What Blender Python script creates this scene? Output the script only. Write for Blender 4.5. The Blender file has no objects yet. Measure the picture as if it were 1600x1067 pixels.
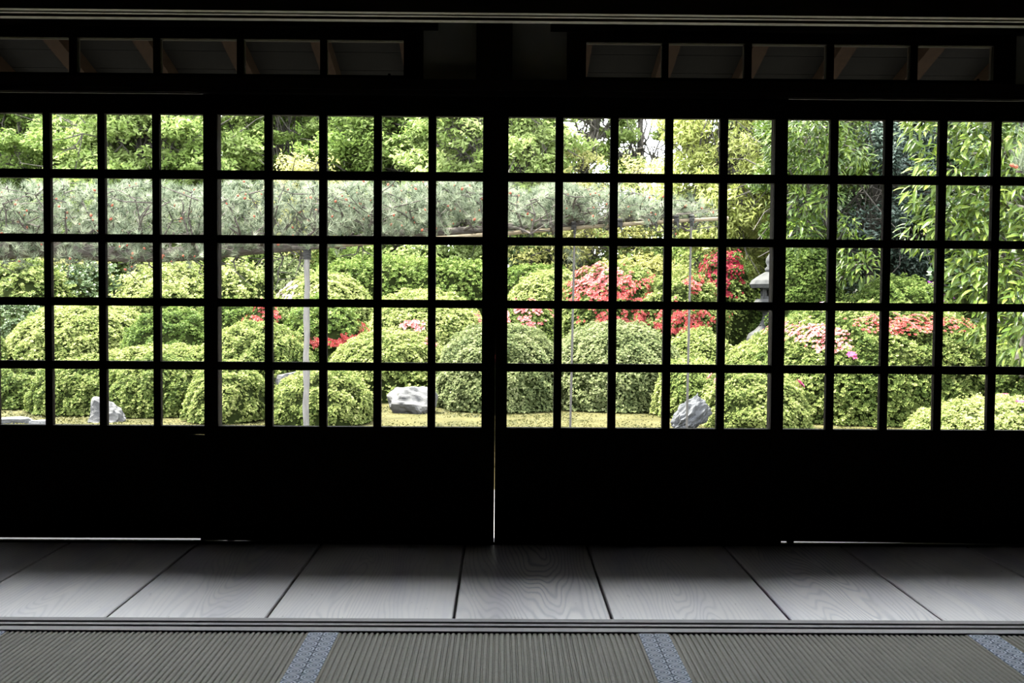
import bpy, math
import numpy as np
from mathutils import Vector, Matrix

sc = bpy.context.scene
COL = sc.collection
RNG = np.random.default_rng(11)

# ------------------------------------------------------------------ camera
F, CX, CY, EYE = 1650.0, 800.0, 533.5, 0.97
PITCH, YAW, ROLL = math.atan(65.5 / F), 16 / F, 0.007
_fw = np.array([math.sin(YAW) * math.cos(PITCH), math.cos(YAW) * math.cos(PITCH), -math.sin(PITCH)])
_r0 = np.array([math.cos(YAW), -math.sin(YAW), 0.0])
_u0 = np.cross(_r0, _fw)
_rt = _r0 * math.cos(ROLL) + _u0 * math.sin(ROLL)
_up = _u0 * math.cos(ROLL) - _r0 * math.sin(ROLL)
cam = bpy.data.objects.new('camera', bpy.data.cameras.new('camera'))
COL.objects.link(cam)
cam.data.sensor_width = 36.0
cam.data.lens = F / 1600 * 36.0
cam.data.clip_start, cam.data.clip_end = 0.02, 400
m = Matrix.Identity(4)
for i in range(3):
    m[i][0], m[i][1], m[i][2] = _rt[i], _up[i], -_fw[i]
m[2][3] = EYE
cam.matrix_world = m
sc.camera = cam


def at(px, py, Y):
    """the point of the place seen at a photograph pixel, at distance Y from the camera"""
    d = _fw + _rt * (px - CX) / F - _up * (py - CY) / F
    return np.array([0, 0, EYE]) + d * (Y / d[1])


# ------------------------------------------------------------------ world, sun, exposure
w = bpy.data.worlds.new('hazy_sky')
sc.world = w
w.use_nodes = True
bg = w.node_tree.nodes['Background']
bg.inputs['Color'].default_value = (0.93, 0.945, 1.0, 1)
bg.inputs['Strength'].default_value = 13.0
sun = bpy.data.objects.new('sun', bpy.data.lights.new('sun', 'SUN'))
COL.objects.link(sun)
sun.data.energy = 62.0
sun.data.angle = math.radians(14)
sun.data.color = (1.0, 0.95, 0.84)
sun.rotation_euler = Vector((0.36, -0.10, -1.0)).to_track_quat('-Z', 'Y').to_euler()
sc.view_settings.view_transform = 'Standard'
sc.view_settings.look = 'None'
sc.view_settings.gamma = 1
sc.view_settings.use_curve_mapping = False
sc.view_settings.exposure = 0.0
sc.cycles.use_denoising = True
sc.cycles.max_bounces = 7
sc.cycles.diffuse_bounces = 4
sc.cycles.transparent_max_bounces = 12


# ------------------------------------------------------------------ materials
def rgba(c):
    return (c[0], c[1], c[2], 1)


def new_mat(name):
    mt = bpy.data.materials.new(name)
    mt.use_nodes = True
    nt = mt.node_tree
    return mt, nt, nt.nodes['Principled BSDF']


def N(nt, typ, **kw):
    n = nt.nodes.new(typ)
    for k, v in kw.items():
        setattr(n, k, v)
    return n


def L(nt, a, b):
    nt.links.new(a, b)


def math_node(nt, op, a, b=None):
    n = N(nt, 'ShaderNodeMath', operation=op)
    for i, v in enumerate((a, b)):
        if v is None:
            continue
        if isinstance(v, (int, float)):
            n.inputs[i].default_value = v
        else:
            L(nt, v, n.inputs[i])
    return n.outputs[0]


def ramp(nt, fac, stops):
    r = N(nt, 'ShaderNodeValToRGB')
    e = r.color_ramp.elements
    while len(e) < len(stops):
        e.new(0.5)
    for el, (p, c) in zip(e, stops):
        el.position = p
        el.color = rgba(c)
    L(nt, fac, r.inputs[0])
    return r.outputs[0]


def noise(nt, vec, scale, detail=4, rough=0.6):
    n = N(nt, 'ShaderNodeTexNoise')
    n.inputs['Scale'].default_value = scale
    n.inputs['Detail'].default_value = detail
    n.inputs['Roughness'].default_value = rough
    if vec is not None:
        L(nt, vec, n.inputs['Vector'])
    return n.outputs['Fac']


def mapping(nt, scale=(1, 1, 1), out='Object'):
    tc = N(nt, 'ShaderNodeTexCoord')
    mp = N(nt, 'ShaderNodeMapping')
    mp.inputs['Scale'].default_value = scale
    L(nt, tc.outputs[out], mp.inputs['Vector'])
    return mp.outputs[0]


def bump(nt, h, b, strength, dist):
    n = N(nt, 'ShaderNodeBump')
    n.inputs['Strength'].default_value = strength
    n.inputs['Distance'].default_value = dist
    L(nt, h, n.inputs['Height'])
    L(nt, n.outputs[0], b.inputs['Normal'])


def noisy(name, stops, scale=(1, 1, 1), ns=5.0, rough=0.7, bmp=0.0, bd=0.01, spec=0.3, detail=5):
    mt, nt, b = new_mat(name)
    v = mapping(nt, scale)
    n = noise(nt, v, ns, detail)
    L(nt, ramp(nt, n, stops), b.inputs['Base Color'])
    b.inputs['Roughness'].default_value = rough
    b.inputs['Specular IOR Level'].default_value = spec
    if bmp:
        bump(nt, n, b, bmp, bd)
    return mt


def leaf_mat(name, stops, trans=0.35, rough=0.5, spec=0.3):
    mt, nt, b = new_mat(name)
    a = N(nt, 'ShaderNodeAttribute', attribute_name='tint')
    c = ramp(nt, a.outputs['Fac'], stops)
    L(nt, c, b.inputs['Base Color'])
    b.inputs['Roughness'].default_value = rough
    b.inputs['Specular IOR Level'].default_value = spec
    t = N(nt, 'ShaderNodeBsdfTranslucent')
    L(nt, c, t.inputs['Color'])
    mx = N(nt, 'ShaderNodeMixShader')
    mx.inputs[0].default_value = trans
    L(nt, b.outputs[0], mx.inputs[1])
    L(nt, t.outputs[0], mx.inputs[2])
    L(nt, mx.outputs[0], nt.nodes['Material Output'].inputs[0])
    return mt


M = {}
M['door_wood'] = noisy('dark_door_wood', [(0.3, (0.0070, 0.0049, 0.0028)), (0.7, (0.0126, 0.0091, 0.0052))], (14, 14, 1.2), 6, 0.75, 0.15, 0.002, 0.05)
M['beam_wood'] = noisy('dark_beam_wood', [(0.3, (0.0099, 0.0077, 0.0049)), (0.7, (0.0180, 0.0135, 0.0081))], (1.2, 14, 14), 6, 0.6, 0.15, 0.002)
M['lintel_wood'] = noisy('lintel_wood', [(0.3, (0.055, 0.040, 0.020)), (0.7, (0.085, 0.062, 0.030))], (1.0, 16, 16), 6, 0.5, 0.1, 0.002)
M['rafter_wood'] = noisy('rafter_wood', [(0.3, (0.007, 0.0042, 0.0026)), (0.7, (0.012, 0.0072, 0.0042))], (14, 1.5, 14), 6, 0.9, 0.1, 0.002, 0.02)
M['eave_board'] = noisy('eave_board_wood', [(0.3, (0.0025, 0.0024, 0.0022)), (0.7, (0.0042, 0.004, 0.0036))], (2, 12, 12), 6, 0.95, 0.0, 0.01, 0.02)
M['roof_tile'] = noisy('roof_cover', [(0.3, (0.05, 0.05, 0.052)), (0.7, (0.09, 0.09, 0.09))], (1, 1, 1), 4, 0.7)
M['plaster'] = noisy('grey_plaster', [(0.3, (0.42, 0.42, 0.38)), (0.7, (0.48, 0.48, 0.43))], (1, 1, 1), 9, 0.95, 0.1, 0.002)
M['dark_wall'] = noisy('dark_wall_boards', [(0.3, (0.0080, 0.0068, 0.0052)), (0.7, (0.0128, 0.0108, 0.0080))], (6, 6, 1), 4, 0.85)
M['room_floor'] = noisy('under_floor', [(0.3, (0.05, 0.047, 0.035)), (0.7, (0.07, 0.065, 0.05))], (1, 1, 1), 8, 0.9)


def make_glass():
    mt, nt, b = new_mat('window_glass')
    nt.nodes.remove(b)
    tr = N(nt, 'ShaderNodeBsdfTransparent')
    tr.inputs[0].default_value = (0.95, 0.965, 0.955, 1)
    gl = N(nt, 'ShaderNodeBsdfGlossy')
    gl.inputs['Roughness'].default_value = 0.02
    fr = N(nt, 'ShaderNodeFresnel')
    fr.inputs[0].default_value = 1.45
    mx = N(nt, 'ShaderNodeMixShader')
    L(nt, fr.outputs[0], mx.inputs[0])
    L(nt, tr.outputs[0], mx.inputs[1])
    L(nt, gl.outputs[0], mx.inputs[2])
    L(nt, mx.outputs[0], nt.nodes['Material Output'].inputs[0])
    return mt


M['glass'] = make_glass()


def make_plank(strength, off, seed):
    """weathered pale board: growth rings of a log, cut lengthwise, with knots and scratches"""
    mt, nt, b = new_mat('worn_board')
    tc = N(nt, 'ShaderNodeTexCoord')
    sep = N(nt, 'ShaderNodeSeparateXYZ')
    L(nt, tc.outputs['Object'], sep.inputs[0])
    x, y = sep.outputs[0], sep.outputs[1]
    mp = N(nt, 'ShaderNodeMapping')
    mp.inputs['Location'].default_value = (seed * 3.1, seed * 1.7, seed)
    mp.inputs['Scale'].default_value = (2.6, 0.38, 1)
    L(nt, tc.outputs['Object'], mp.inputs['Vector'])
    nz = noise(nt, mp.outputs[0], 1.6, 2, 0.5)
    xx = math_node(nt, 'ADD', x, off)
    dep = math_node(nt, 'MULTIPLY', math_node(nt, 'SUBTRACT', nz, 0.42), 0.55)
    sl = math_node(nt, 'MULTIPLY', y, 0.10 * (1 if seed % 2 else -1))
    dep = math_node(nt, 'ADD', dep, sl)
    r = math_node(nt, 'SQRT', math_node(nt, 'ADD', math_node(nt, 'MULTIPLY', xx, xx), math_node(nt, 'MULTIPLY', dep, dep)))
    fine = noise(nt, mapping(nt, (40, 5, 1)), 1.0, 4)
    r2 = math_node(nt, 'ADD', r, math_node(nt, 'MULTIPLY', fine, 0.006))
    s = math_node(nt, 'SINE', math_node(nt, 'MULTIPLY', r2, 430))
    ring = math_node(nt, 'POWER', math_node(nt, 'MULTIPLY', math_node(nt, 'ADD', s, 1), 0.5), 3.0)
    big = noise(nt, mp.outputs[0], 3.0, 5)
    base = ramp(nt, big, [(0.30, (0.40, 0.37, 0.46)), (0.50, (0.54, 0.50, 0.51)), (0.72, (0.62, 0.57, 0.55))])
    mix = N(nt, 'ShaderNodeMixRGB')
    mix.inputs[2].default_value = (0.17, 0.16, 0.23, 1)
    edge = math_node(nt, 'SUBTRACT', 1.0, math_node(nt, 'MULTIPLY', math_node(nt, 'ABSOLUTE', xx), 2.6))
    fac = math_node(nt, 'MULTIPLY', math_node(nt, 'MULTIPLY', ring, strength), math_node(nt, 'MAXIMUM', edge, 0.12))
    L(nt, fac, mix.inputs[0])
    L(nt, base, mix.inputs[1])
    sc_n = noise(nt, mapping(nt, (60, 12, 1)), 1.0, 3)
    dark = math_node(nt, 'MULTIPLY', math_node(nt, 'GREATER_THAN', sc_n, 0.70), 0.55)
    mix2 = N(nt, 'ShaderNodeMixRGB')
    mix2.inputs[2].default_value = (0.16, 0.14, 0.14, 1)
    L(nt, dark, mix2.inputs[0])
    L(nt, mix.outputs[0], mix2.inputs[1])
    L(nt, mix2.outputs[0], b.inputs['Base Color'])
    b.inputs['Roughness'].default_value = 0.42
    b.inputs['Specular IOR Level'].default_value = 1.0
    b.inputs['Coat Weight'].default_value = 0.8
    b.inputs['Coat Roughness'].default_value = 0.40
    bump(nt, fac, b, 0.12, 0.002)
    return mt


M['sill'] = noisy('sill_wood', [(0.3, (0.2074, 0.1958, 0.2074)), (0.7, (0.2880, 0.2765, 0.2765))], (1.5, 40, 40), 3, 0.5, 0.08, 0.001, 0.35)


def make_tatami():
    mt, nt, b = new_mat('woven_rush')
    v = mapping(nt, (20, 260, 1))
    n = noise(nt, v, 1.0, 3)
    n2 = noise(nt, mapping(nt, (1, 1, 1)), 6.0, 3)
    c = ramp(nt, math_node(nt, 'ADD', math_node(nt, 'MULTIPLY', n, 0.7), math_node(nt, 'MULTIPLY', n2, 0.3)),
             [(0.3, (0.165, 0.155, 0.110)), (0.7, (0.27, 0.255, 0.185))])
    L(nt, c, b.inputs['Base Color'])
    b.inputs['Roughness'].default_value = 0.6
    b.inputs['Specular IOR Level'].default_value = 0.35
    bump(nt, n, b, 0.3, 0.002)
    return mt


M['tatami'] = make_tatami()


def make_brocade():
    """blue-grey edging cloth woven with a column of round ring crests"""
    mt, nt, b = new_mat('brocade_edging')
    tc = N(nt, 'ShaderNodeTexCoord')
    sep = N(nt, 'ShaderNodeSeparateXYZ')
    L(nt, tc.outputs['Object'], sep.inputs[0])
    p = 0.0435
    u = math_node(nt, 'DIVIDE', sep.outputs[0], p)
    v = math_node(nt, 'SUBTRACT', math_node(nt, 'FRACT', math_node(nt, 'DIVIDE', sep.outputs[1], p)), 0.5)
    r = math_node(nt, 'SQRT', math_node(nt, 'ADD', math_node(nt, 'MULTIPLY', u, u), math_node(nt, 'MULTIPLY', v, v)))
    ring = math_node(nt, 'LESS_THAN', math_node(nt, 'ABSOLUTE', math_node(nt, 'SUBTRACT', r, 0.42)), 0.065)
    ring2 = math_node(nt, 'LESS_THAN', math_node(nt, 'ABSOLUTE', math_node(nt, 'SUBTRACT', r, 0.23)), 0.05)
    dot = math_node(nt, 'LESS_THAN', r, 0.07)
    v2 = math_node(nt, 'SUBTRACT', 0.5, math_node(nt, 'ABSOLUTE', v))
    u2 = math_node(nt, 'SUBTRACT', 0.5, math_node(nt, 'ABSOLUTE', u))
    dia = math_node(nt, 'LESS_THAN', math_node(nt, 'ADD', v2, u2), 0.13)
    s = math_node(nt, 'MAXIMUM', math_node(nt, 'MAXIMUM', ring, ring2), math_node(nt, 'MAXIMUM', dot, dia))
    wv = noise(nt, mapping(nt, (900, 900, 1)), 1.0, 1)
    s = math_node(nt, 'MULTIPLY', s, math_node(nt, 'ADD', 0.75, math_node(nt, 'MULTIPLY', wv, 0.4)))
    c = ramp(nt, s, [(0.0, (0.10, 0.145, 0.24)), (1.0, (0.58, 0.66, 0.80))])
    L(nt, c, b.inputs['Base Color'])
    b.inputs['Roughness'].default_value = 0.7
    return mt


M['brocade'] = make_brocade()
M['ground'] = noisy('moss_ground', [(0.25, (0.0153, 0.0153, 0.0046)), (0.5, (0.0352, 0.0321, 0.0107)), (0.75, (0.0505, 0.0459, 0.0199))], (1, 1, 1), 2.2, 0.95, 0.4, 0.03, 0.1, 8)
M['gravel'] = noisy('gravel', [(0.3, (0.12, 0.115, 0.11)), (0.7, (0.24, 0.23, 0.22))], (1, 1, 1), 40, 0.95, 0.6, 0.02, 0.1)
M['stone_white'] = noisy('pale_rock', [(0.30, (0.0290, 0.0290, 0.0312)), (0.47, (0.0670, 0.0670, 0.0692)), (0.66, (0.1027, 0.1004, 0.0982))], (1, 1, 1.6), 3.2, 0.9, 0.7, 0.04, 0.1, 8)
M['stone_grey'] = noisy('grey_rock', [(0.30, (0.0328, 0.0345, 0.0393)), (0.55, (0.0655, 0.0672, 0.0720)), (0.72, (0.1082, 0.1082, 0.1114))], (1, 1, 2.0), 4.0, 0.9, 0.7, 0.04, 0.1, 8)
M['lantern_stone'] = noisy('lantern_stone', [(0.3, (0.0268, 0.0275, 0.0284)), (0.7, (0.0520, 0.0520, 0.0520))], (1, 1, 1), 7, 0.9, 0.4, 0.02, 0.1, 7)
M['bark'] = noisy('tree_bark', [(0.3, (0.0270, 0.0240, 0.0210)), (0.7, (0.0780, 0.0720, 0.0630))], (3, 3, 1), 8, 0.9, 0.6, 0.02, 0.1)
M['pine_bark'] = noisy('pine_bark', [(0.3, (0.0304, 0.0258, 0.0228)), (0.55, (0.0646, 0.0570, 0.0513)), (0.75, (0.1026, 0.0912, 0.0836))], (1.4, 5, 5), 7, 0.95, 0.8, 0.03, 0.1, 7)
M['twig'] = noisy('shaded_shrub_core', [(0.3, (0.006, 0.009, 0.002)), (0.7, (0.012, 0.016, 0.005))], (1, 1, 1), 12, 0.95, 0.0, 0.01, 0.02)  # twig tone darkened to hold the shade deep inside a shrub
M['pole_pale'] = noisy('weathered_pole', [(0.3, (0.0840, 0.0798, 0.0756)), (0.7, (0.1386, 0.1302, 0.1218))], (8, 8, 1.5), 4, 0.85, 0.3, 0.01)
M['pole_tan'] = noisy('tan_pole', [(0.3, (0.1008, 0.0806, 0.0504)), (0.7, (0.1478, 0.1210, 0.0806))], (1.5, 8, 8), 4, 0.8, 0.3, 0.01)
M['pole_dark'] = noisy('dark_bamboo', [(0.3, (0.0350, 0.0325, 0.0300)), (0.7, (0.0650, 0.0600, 0.0550))], (8, 8, 4), 4, 0.8)
M['rope'] = noisy('black_rope', [(0.3, (0.015, 0.015, 0.015)), (0.7, (0.04, 0.04, 0.04))], (1, 1, 30), 5, 0.9)

LM = {
    'pale': [(0, (0.042, 0.078, 0.014)), (0.35, (0.150, 0.200, 0.050)), (0.75, (0.305, 0.350, 0.110)), (1, (0.46, 0.48, 0.20))],
    'olive': [(0, (0.020, 0.042, 0.008)), (0.4, (0.082, 0.125, 0.027)), (0.8, (0.205, 0.255, 0.068)), (1, (0.35, 0.38, 0.14))],
    'dusty': [(0, (0.045, 0.070, 0.026)), (0.4, (0.125, 0.160, 0.060)), (0.8, (0.235, 0.265, 0.115)), (1, (0.34, 0.36, 0.19))],
    'green': [(0, (0.025, 0.055, 0.010)), (0.4, (0.085, 0.140, 0.026)), (0.8, (0.16, 0.225, 0.050)), (1, (0.25, 0.31, 0.09))],
    'deep': [(0, (0.012, 0.030, 0.010)), (0.5, (0.035, 0.070, 0.022)), (1, (0.095, 0.14, 0.047))],
    'gold': [(0, (0.17, 0.18, 0.045)), (0.5, (0.36, 0.36, 0.115)), (1, (0.52, 0.51, 0.22))],
    'maple': [(0, (0.068, 0.125, 0.022)), (0.5, (0.215, 0.31, 0.075)), (1, (0.40, 0.49, 0.19))],
    'blue': [(0, (0.020, 0.038, 0.026)), (0.5, (0.050, 0.080, 0.058)), (1, (0.14, 0.19, 0.16))],
    'laurel': [(0, (0.020, 0.046, 0.006)), (0.5, (0.076, 0.130, 0.015)), (1, (0.20, 0.265, 0.042))],
    'lime': [(0, (0.15, 0.21, 0.030)), (0.5, (0.36, 0.43, 0.095)), (1, (0.54, 0.58, 0.20))],
    'needle': [(0, (0.040, 0.058, 0.034)), (0.5, (0.185, 0.225, 0.150)), (1, (0.42, 0.45, 0.33))],
    'grass': [(0, (0.028, 0.031, 0.007)), (0.5, (0.062, 0.064, 0.018)), (1, (0.105, 0.10, 0.036))],
    'red': [(0, (0.34, 0.022, 0.024)), (0.5, (0.50, 0.080, 0.075)), (1, (0.60, 0.19, 0.175))],
    'crimson': [(0, (0.14, 0.006, 0.016)), (0.5, (0.25, 0.014, 0.032)), (1, (0.36, 0.045, 0.065))],
    'pink': [(0, (0.50, 0.085, 0.10)), (0.5, (0.58, 0.15, 0.15)), (1, (0.64, 0.28, 0.27))],
    'magenta': [(0, (0.50, 0.05, 0.16)), (1, (0.66, 0.14, 0.30))],
    'purple': [(0, (0.30, 0.05, 0.42)), (1, (0.46, 0.14, 0.56))],
    'white': [(0, (0.42, 0.26, 0.36)), (1, (0.56, 0.42, 0.50))],
    'cone': [(0, (0.28, 0.07, 0.045)), (1, (0.44, 0.16, 0.10))],
}
for k, v in LM.items():
    v = [(p, tuple(ch * 0.60 for ch in c)) for p, c in v]
    glossy = k in ('laurel', 'blue', 'lime', 'deep')
    M['leaf_' + k] = leaf_mat('leaf_' + k, v, 0.12 if k in ('blue', 'deep') else (0.48 if k in ('maple', 'gold', 'lime') else 0.32), 0.38 if glossy else 0.55, 0.22 if glossy else 0.08)


# ------------------------------------------------------------------ geometry helpers
class MB:
    """collects the boxes, tubes and sheets of ONE mesh"""

    def __init__(s):
        s.v, s.f = [], []

    def box(s, x0, x1, y0, y1, z0, z1):
        b = len(s.v)
        s.v += [(x0, y0, z0), (x1, y0, z0), (x1, y1, z0), (x0, y1, z0), (x0, y0, z1), (x1, y0, z1), (x1, y1, z1), (x0, y1, z1)]
        s.f += [tuple(b + i for i in q) for q in ((0, 3, 2, 1), (4, 5, 6, 7), (0, 1, 5, 4), (1, 2, 6, 5), (2, 3, 7, 6), (3, 0, 4, 7))]
        return s

    def hexa(s, c):
        b = len(s.v)
        s.v += [tuple(p) for p in c]
        s.f += [tuple(b + i for i in q) for q in ((0, 3, 2, 1), (4, 5, 6, 7), (0, 1, 5, 4), (1, 2, 6, 5), (2, 3, 7, 6), (3, 0, 4, 7))]
        return s

    def prism_x(s, prof, x0, x1):
        """profile of (y, z) points drawn out along x"""
        b, n = len(s.v), len(prof)
        s.v += [(x0, y, z) for y, z in prof] + [(x1, y, z) for y, z in prof]
        for i in range(n):
            j = (i + 1) % n
            s.f.append((b + i, b + j, b + n + j, b + n + i))
        s.f += [tuple(b + i for i in range(n))[::-1], tuple(b + n + i for i in range(n))]
        return s

    def prism_y(s, prof, y0, y1):
        b, n = len(s.v), len(prof)
        s.v += [(x, y0, z) for x, z in prof] + [(x, y1, z) for x, z in prof]
        for i in range(n):
            j = (i + 1) % n
            s.f.append((b + i, b + j, b + n + j, b + n + i))
        s.f += [tuple(b + i for i in range(n)), tuple(b + n + i for i in range(n))[::-1]]
        return s

    def tube(s, pts, rad, n=7, jit=0.0):
        pts = [np.array(p, float) for p in pts]
        b = len(s.v)
        k = len(pts)
        ref = np.array([0.13, 0.31, 0.94])
        for i, p in enumerate(pts):
            t = pts[min(i + 1, k - 1)] - pts[max(i - 1, 0)]
            t = t / (np.linalg.norm(t) + 1e-9)
            if abs(t @ ref) > 0.95:
                ref = np.array([0.94, 0.31, 0.13])
            a = np.cross(t, ref)
            a /= np.linalg.norm(a)
            c = np.cross(t, a)
            r = rad[i] if hasattr(rad, '__len__') else rad
            for j in range(n):
                q = 2 * math.pi * j / n
                rr = r * (1 + (RNG.uniform(-jit, jit) if jit else 0))
                s.v.append(tuple(p + (a * math.cos(q) + c * math.sin(q)) * rr))
        for i in range(k - 1):
            for j in range(n):
                j2 = (j + 1) % n
                s.f.append((b + i * n + j, b + i * n + j2, b + (i + 1) * n + j2, b + (i + 1) * n + j))
        s.f.append(tuple(b + j for j in range(n))[::-1])
        s.f.append(tuple(b + (k - 1) * n + j for j in range(n)))
        return s

    def lathe(s, prof, c=(0, 0), n=16, power=None):
        """(r, z) profile turned about a vertical axis"""
        b = len(s.v)
        for r, z in prof:
            for j in range(n):
                q = 2 * math.pi * (j + 0.5) / n
                s.v.append((c[0] + r * math.cos(q), c[1] + r * math.sin(q), z))
        for i in range(len(prof) - 1):
            for j in range(n):
                j2 = (j + 1) % n
                s.f.append((b + i * n + j, b + i * n + j2, b + (i + 1) * n + j2, b + (i + 1) * n + j))
        s.f.append(tuple(b + j for j in range(n))[::-1])
        s.f.append(tuple(b + (len(prof) - 1) * n + j for j in range(n)))
        return s

    def build(s, name, mat, parent=None, smooth=False, local=False):
        me = bpy.data.meshes.new(name)
        v = s.v
        if parent is not None and not local:
            o0 = parent.location
            v = [(a - o0.x, b - o0.y, c - o0.z) for a, b, c in v]
        me.from_pydata([tuple(map(float, p)) for p in v], [], s.f)
        me.materials.append(mat)
        if smooth:
            me.polygons.foreach_set('use_smooth', [True] * len(me.polygons))
        o = bpy.data.objects.new(name, me)
        COL.objects.link(o)
        o.parent = parent
        return o


def tag(o, label=None, cat=None, group=None, kind=None):
    for k, v in (('label', label), ('category', cat), ('group', group), ('kind', kind)):
        if v:
            o[k] = v
    return o


def empty(name, loc, label=None, cat=None, group=None, kind=None):
    o = bpy.data.objects.new(name, None)
    COL.objects.link(o)
    o.location = [float(c) for c in loc]
    return tag(o, label, cat, group, kind)


def array_mesh(name, V, k, tint, mat, parent=None, kind='stuff'):
    """n separate k-cornered faces from an (n*k, 3) array of corners, each with its own tint"""
    if parent is not None:
        V = V - np.array(parent.location)
    nf = len(V) // k
    me = bpy.data.meshes.new(name)
    me.vertices.add(len(V))
    me.vertices.foreach_set('co', V.astype(np.float32).ravel())
    me.loops.add(len(V))
    me.loops.foreach_set('vertex_index', np.arange(len(V), dtype=np.int32))
    me.polygons.add(nf)
    me.polygons.foreach_set('loop_start', np.arange(0, len(V), k, dtype=np.int32))
    me.update(calc_edges=True)
    a = me.attributes.new('tint', 'FLOAT', 'FACE')
    a.data.foreach_set('value', np.clip(tint, 0, 1).astype(np.float32))
    me.materials.append(mat)
    o = bpy.data.objects.new(name, me)
    COL.objects.link(o)
    o.parent = parent
    if kind:
        o['kind'] = kind
    return o


def unit(a):
    return a / (np.linalg.norm(a, axis=-1, keepdims=True) + 1e-9)


def waves(P, scale, seed, n=9):
    """smooth pseudo noise in about -1..1"""
    r = np.random.default_rng(seed)
    out = np.zeros(len(P))
    for i in range(n):
        k = unit(r.normal(size=3)) * r.uniform(0.7, 1.5) * scale
        out += np.sin(P @ k * 6.283 + r.uniform(0, 6.28))
    return out / math.sqrt(n) / 0.9


def leaf_quads(P, Nrm, length, width, spread, droop=0.0):
    """one rhombic leaf at each point, turned about the surface direction Nrm"""
    n = len(P)
    nn = unit(Nrm + RNG.normal(size=(n, 3)) * spread)
    t = unit(np.cross(nn, RNG.normal(size=(n, 3))))
    t[:, 2] -= droop
    t = unit(t)
    b = unit(np.cross(nn, t))
    ln = (length * RNG.uniform(0.65, 1.3, n))[:, None]
    wd = (width * RNG.uniform(0.7, 1.25, n))[:, None]
    V = np.empty((n, 4, 3))
    V[:, 0] = P - t * ln * 0.5
    V[:, 1] = P + b * wd * 0.5 + nn * wd * 0.12
    V[:, 2] = P + t * ln * 0.5 - nn * ln * 0.08
    V[:, 3] = P - b * wd * 0.5 + nn * wd * 0.12
    return V.reshape(-1, 3)


def leaf_tris(P, Nrm, length, width, spread, droop=0.0):
    """one small pointed leaf at each point"""
    n = len(P)
    nn = unit(Nrm + RNG.normal(size=(n, 3)) * spread)
    t = unit(np.cross(nn, RNG.normal(size=(n, 3))))
    t[:, 2] -= droop
    t = unit(t)
    b = unit(np.cross(nn, t))
    ln = (length * RNG.uniform(0.65, 1.3, n))[:, None]
    wd = (width * RNG.uniform(0.7, 1.25, n))[:, None]
    V = np.empty((n, 3, 3))
    V[:, 0] = P - t * ln * 0.5 + b * wd * 0.4
    V[:, 1] = P - t * ln * 0.2 - b * wd * 0.6
    V[:, 2] = P + t * ln * 0.55 - nn * ln * 0.1
    return V.reshape(-1, 3)


def rosettes(P, A, k, length, width, spread):
    """shoots: k leaves spreading like a star from each point P about the direction A"""
    n = len(P)
    a = unit(A + RNG.normal(size=(n, 3)) * spread)
    u = unit(np.cross(a, RNG.normal(size=(n, 3))))
    v = np.cross(a, u)
    out = np.empty((n, k, 3, 3))
    for i in range(k):
        q = 2 * math.pi * (i + RNG.uniform(-0.25, 0.25, n)) / k
        rad = u * np.cos(q)[:, None] + v * np.sin(q)[:, None]
        lift = RNG.uniform(0.25, 1.0, (n, 1))
        t = unit(rad + a * lift)
        b = np.cross(a, rad)
        ln = (length * RNG.uniform(0.7, 1.25, n))[:, None]
        wd = (width * RNG.uniform(0.75, 1.2, n))[:, None]
        flip = RNG.choice([0.0, 1.0], (n, 1))          # broad end out on some leaves, in on others
        out[:, i, 0] = P + t * ln * flip
        out[:, i, 1] = P + t * ln * (0.7 - 0.4 * flip) + b * wd * 0.6
        out[:, i, 2] = P + t * ln * (0.8 - 0.6 * flip) - b * wd * 0.6
    return out.reshape(-1, 3)


def ground_z(X, Y):
    t = min(max((Y - 14.6) / 8.0, 0), 1)
    return -0.6 + 0.95 * t * t * (3 - 2 * t)


# ------------------------------------------------------------------ the room
ROOM_X0, ROOM_X1, BACK = -3.75, 3.75, -2.6
CEIL = 2.55


def struct(name, mb, mat, parent=None):
    o = mb.build(name, mat, parent)
    if parent is None:
        o['kind'] = 'structure'
    return o


struct('wall_left', MB().box(ROOM_X0 - 0.1, ROOM_X0, BACK - 0.1, 4.33, -0.6, CEIL + 0.3), M['dark_wall'])
struct('wall_right', MB().box(ROOM_X1, ROOM_X1 + 0.1, BACK - 0.1, 4.33, -0.6, CEIL + 0.3), M['dark_wall'])
struct('wall_back', MB().box(ROOM_X0, ROOM_X1, BACK - 0.1, BACK, -0.6, CEIL + 0.3), M['dark_wall'])
struct('ceiling', MB().box(ROOM_X0, ROOM_X1, BACK, 4.33, CEIL, CEIL + 0.1), M['dark_wall'])

floor = empty('floor', (0, 0, -0.6), kind='structure')
MB().box(ROOM_X0, ROOM_X1, BACK, 3.04, -0.6, -0.06).build('sub_floor', M['room_floor'], floor)
MB().box(ROOM_X0, ROOM_X1, 3.04, 4.30, -0.6, -0.05).build('joist_base', M['dark_wall'], floor)
MB().box(ROOM_X0, ROOM_X1, BACK, 1.125, -0.06, -0.004).build('room_matting', M['room_floor'], floor)

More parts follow.
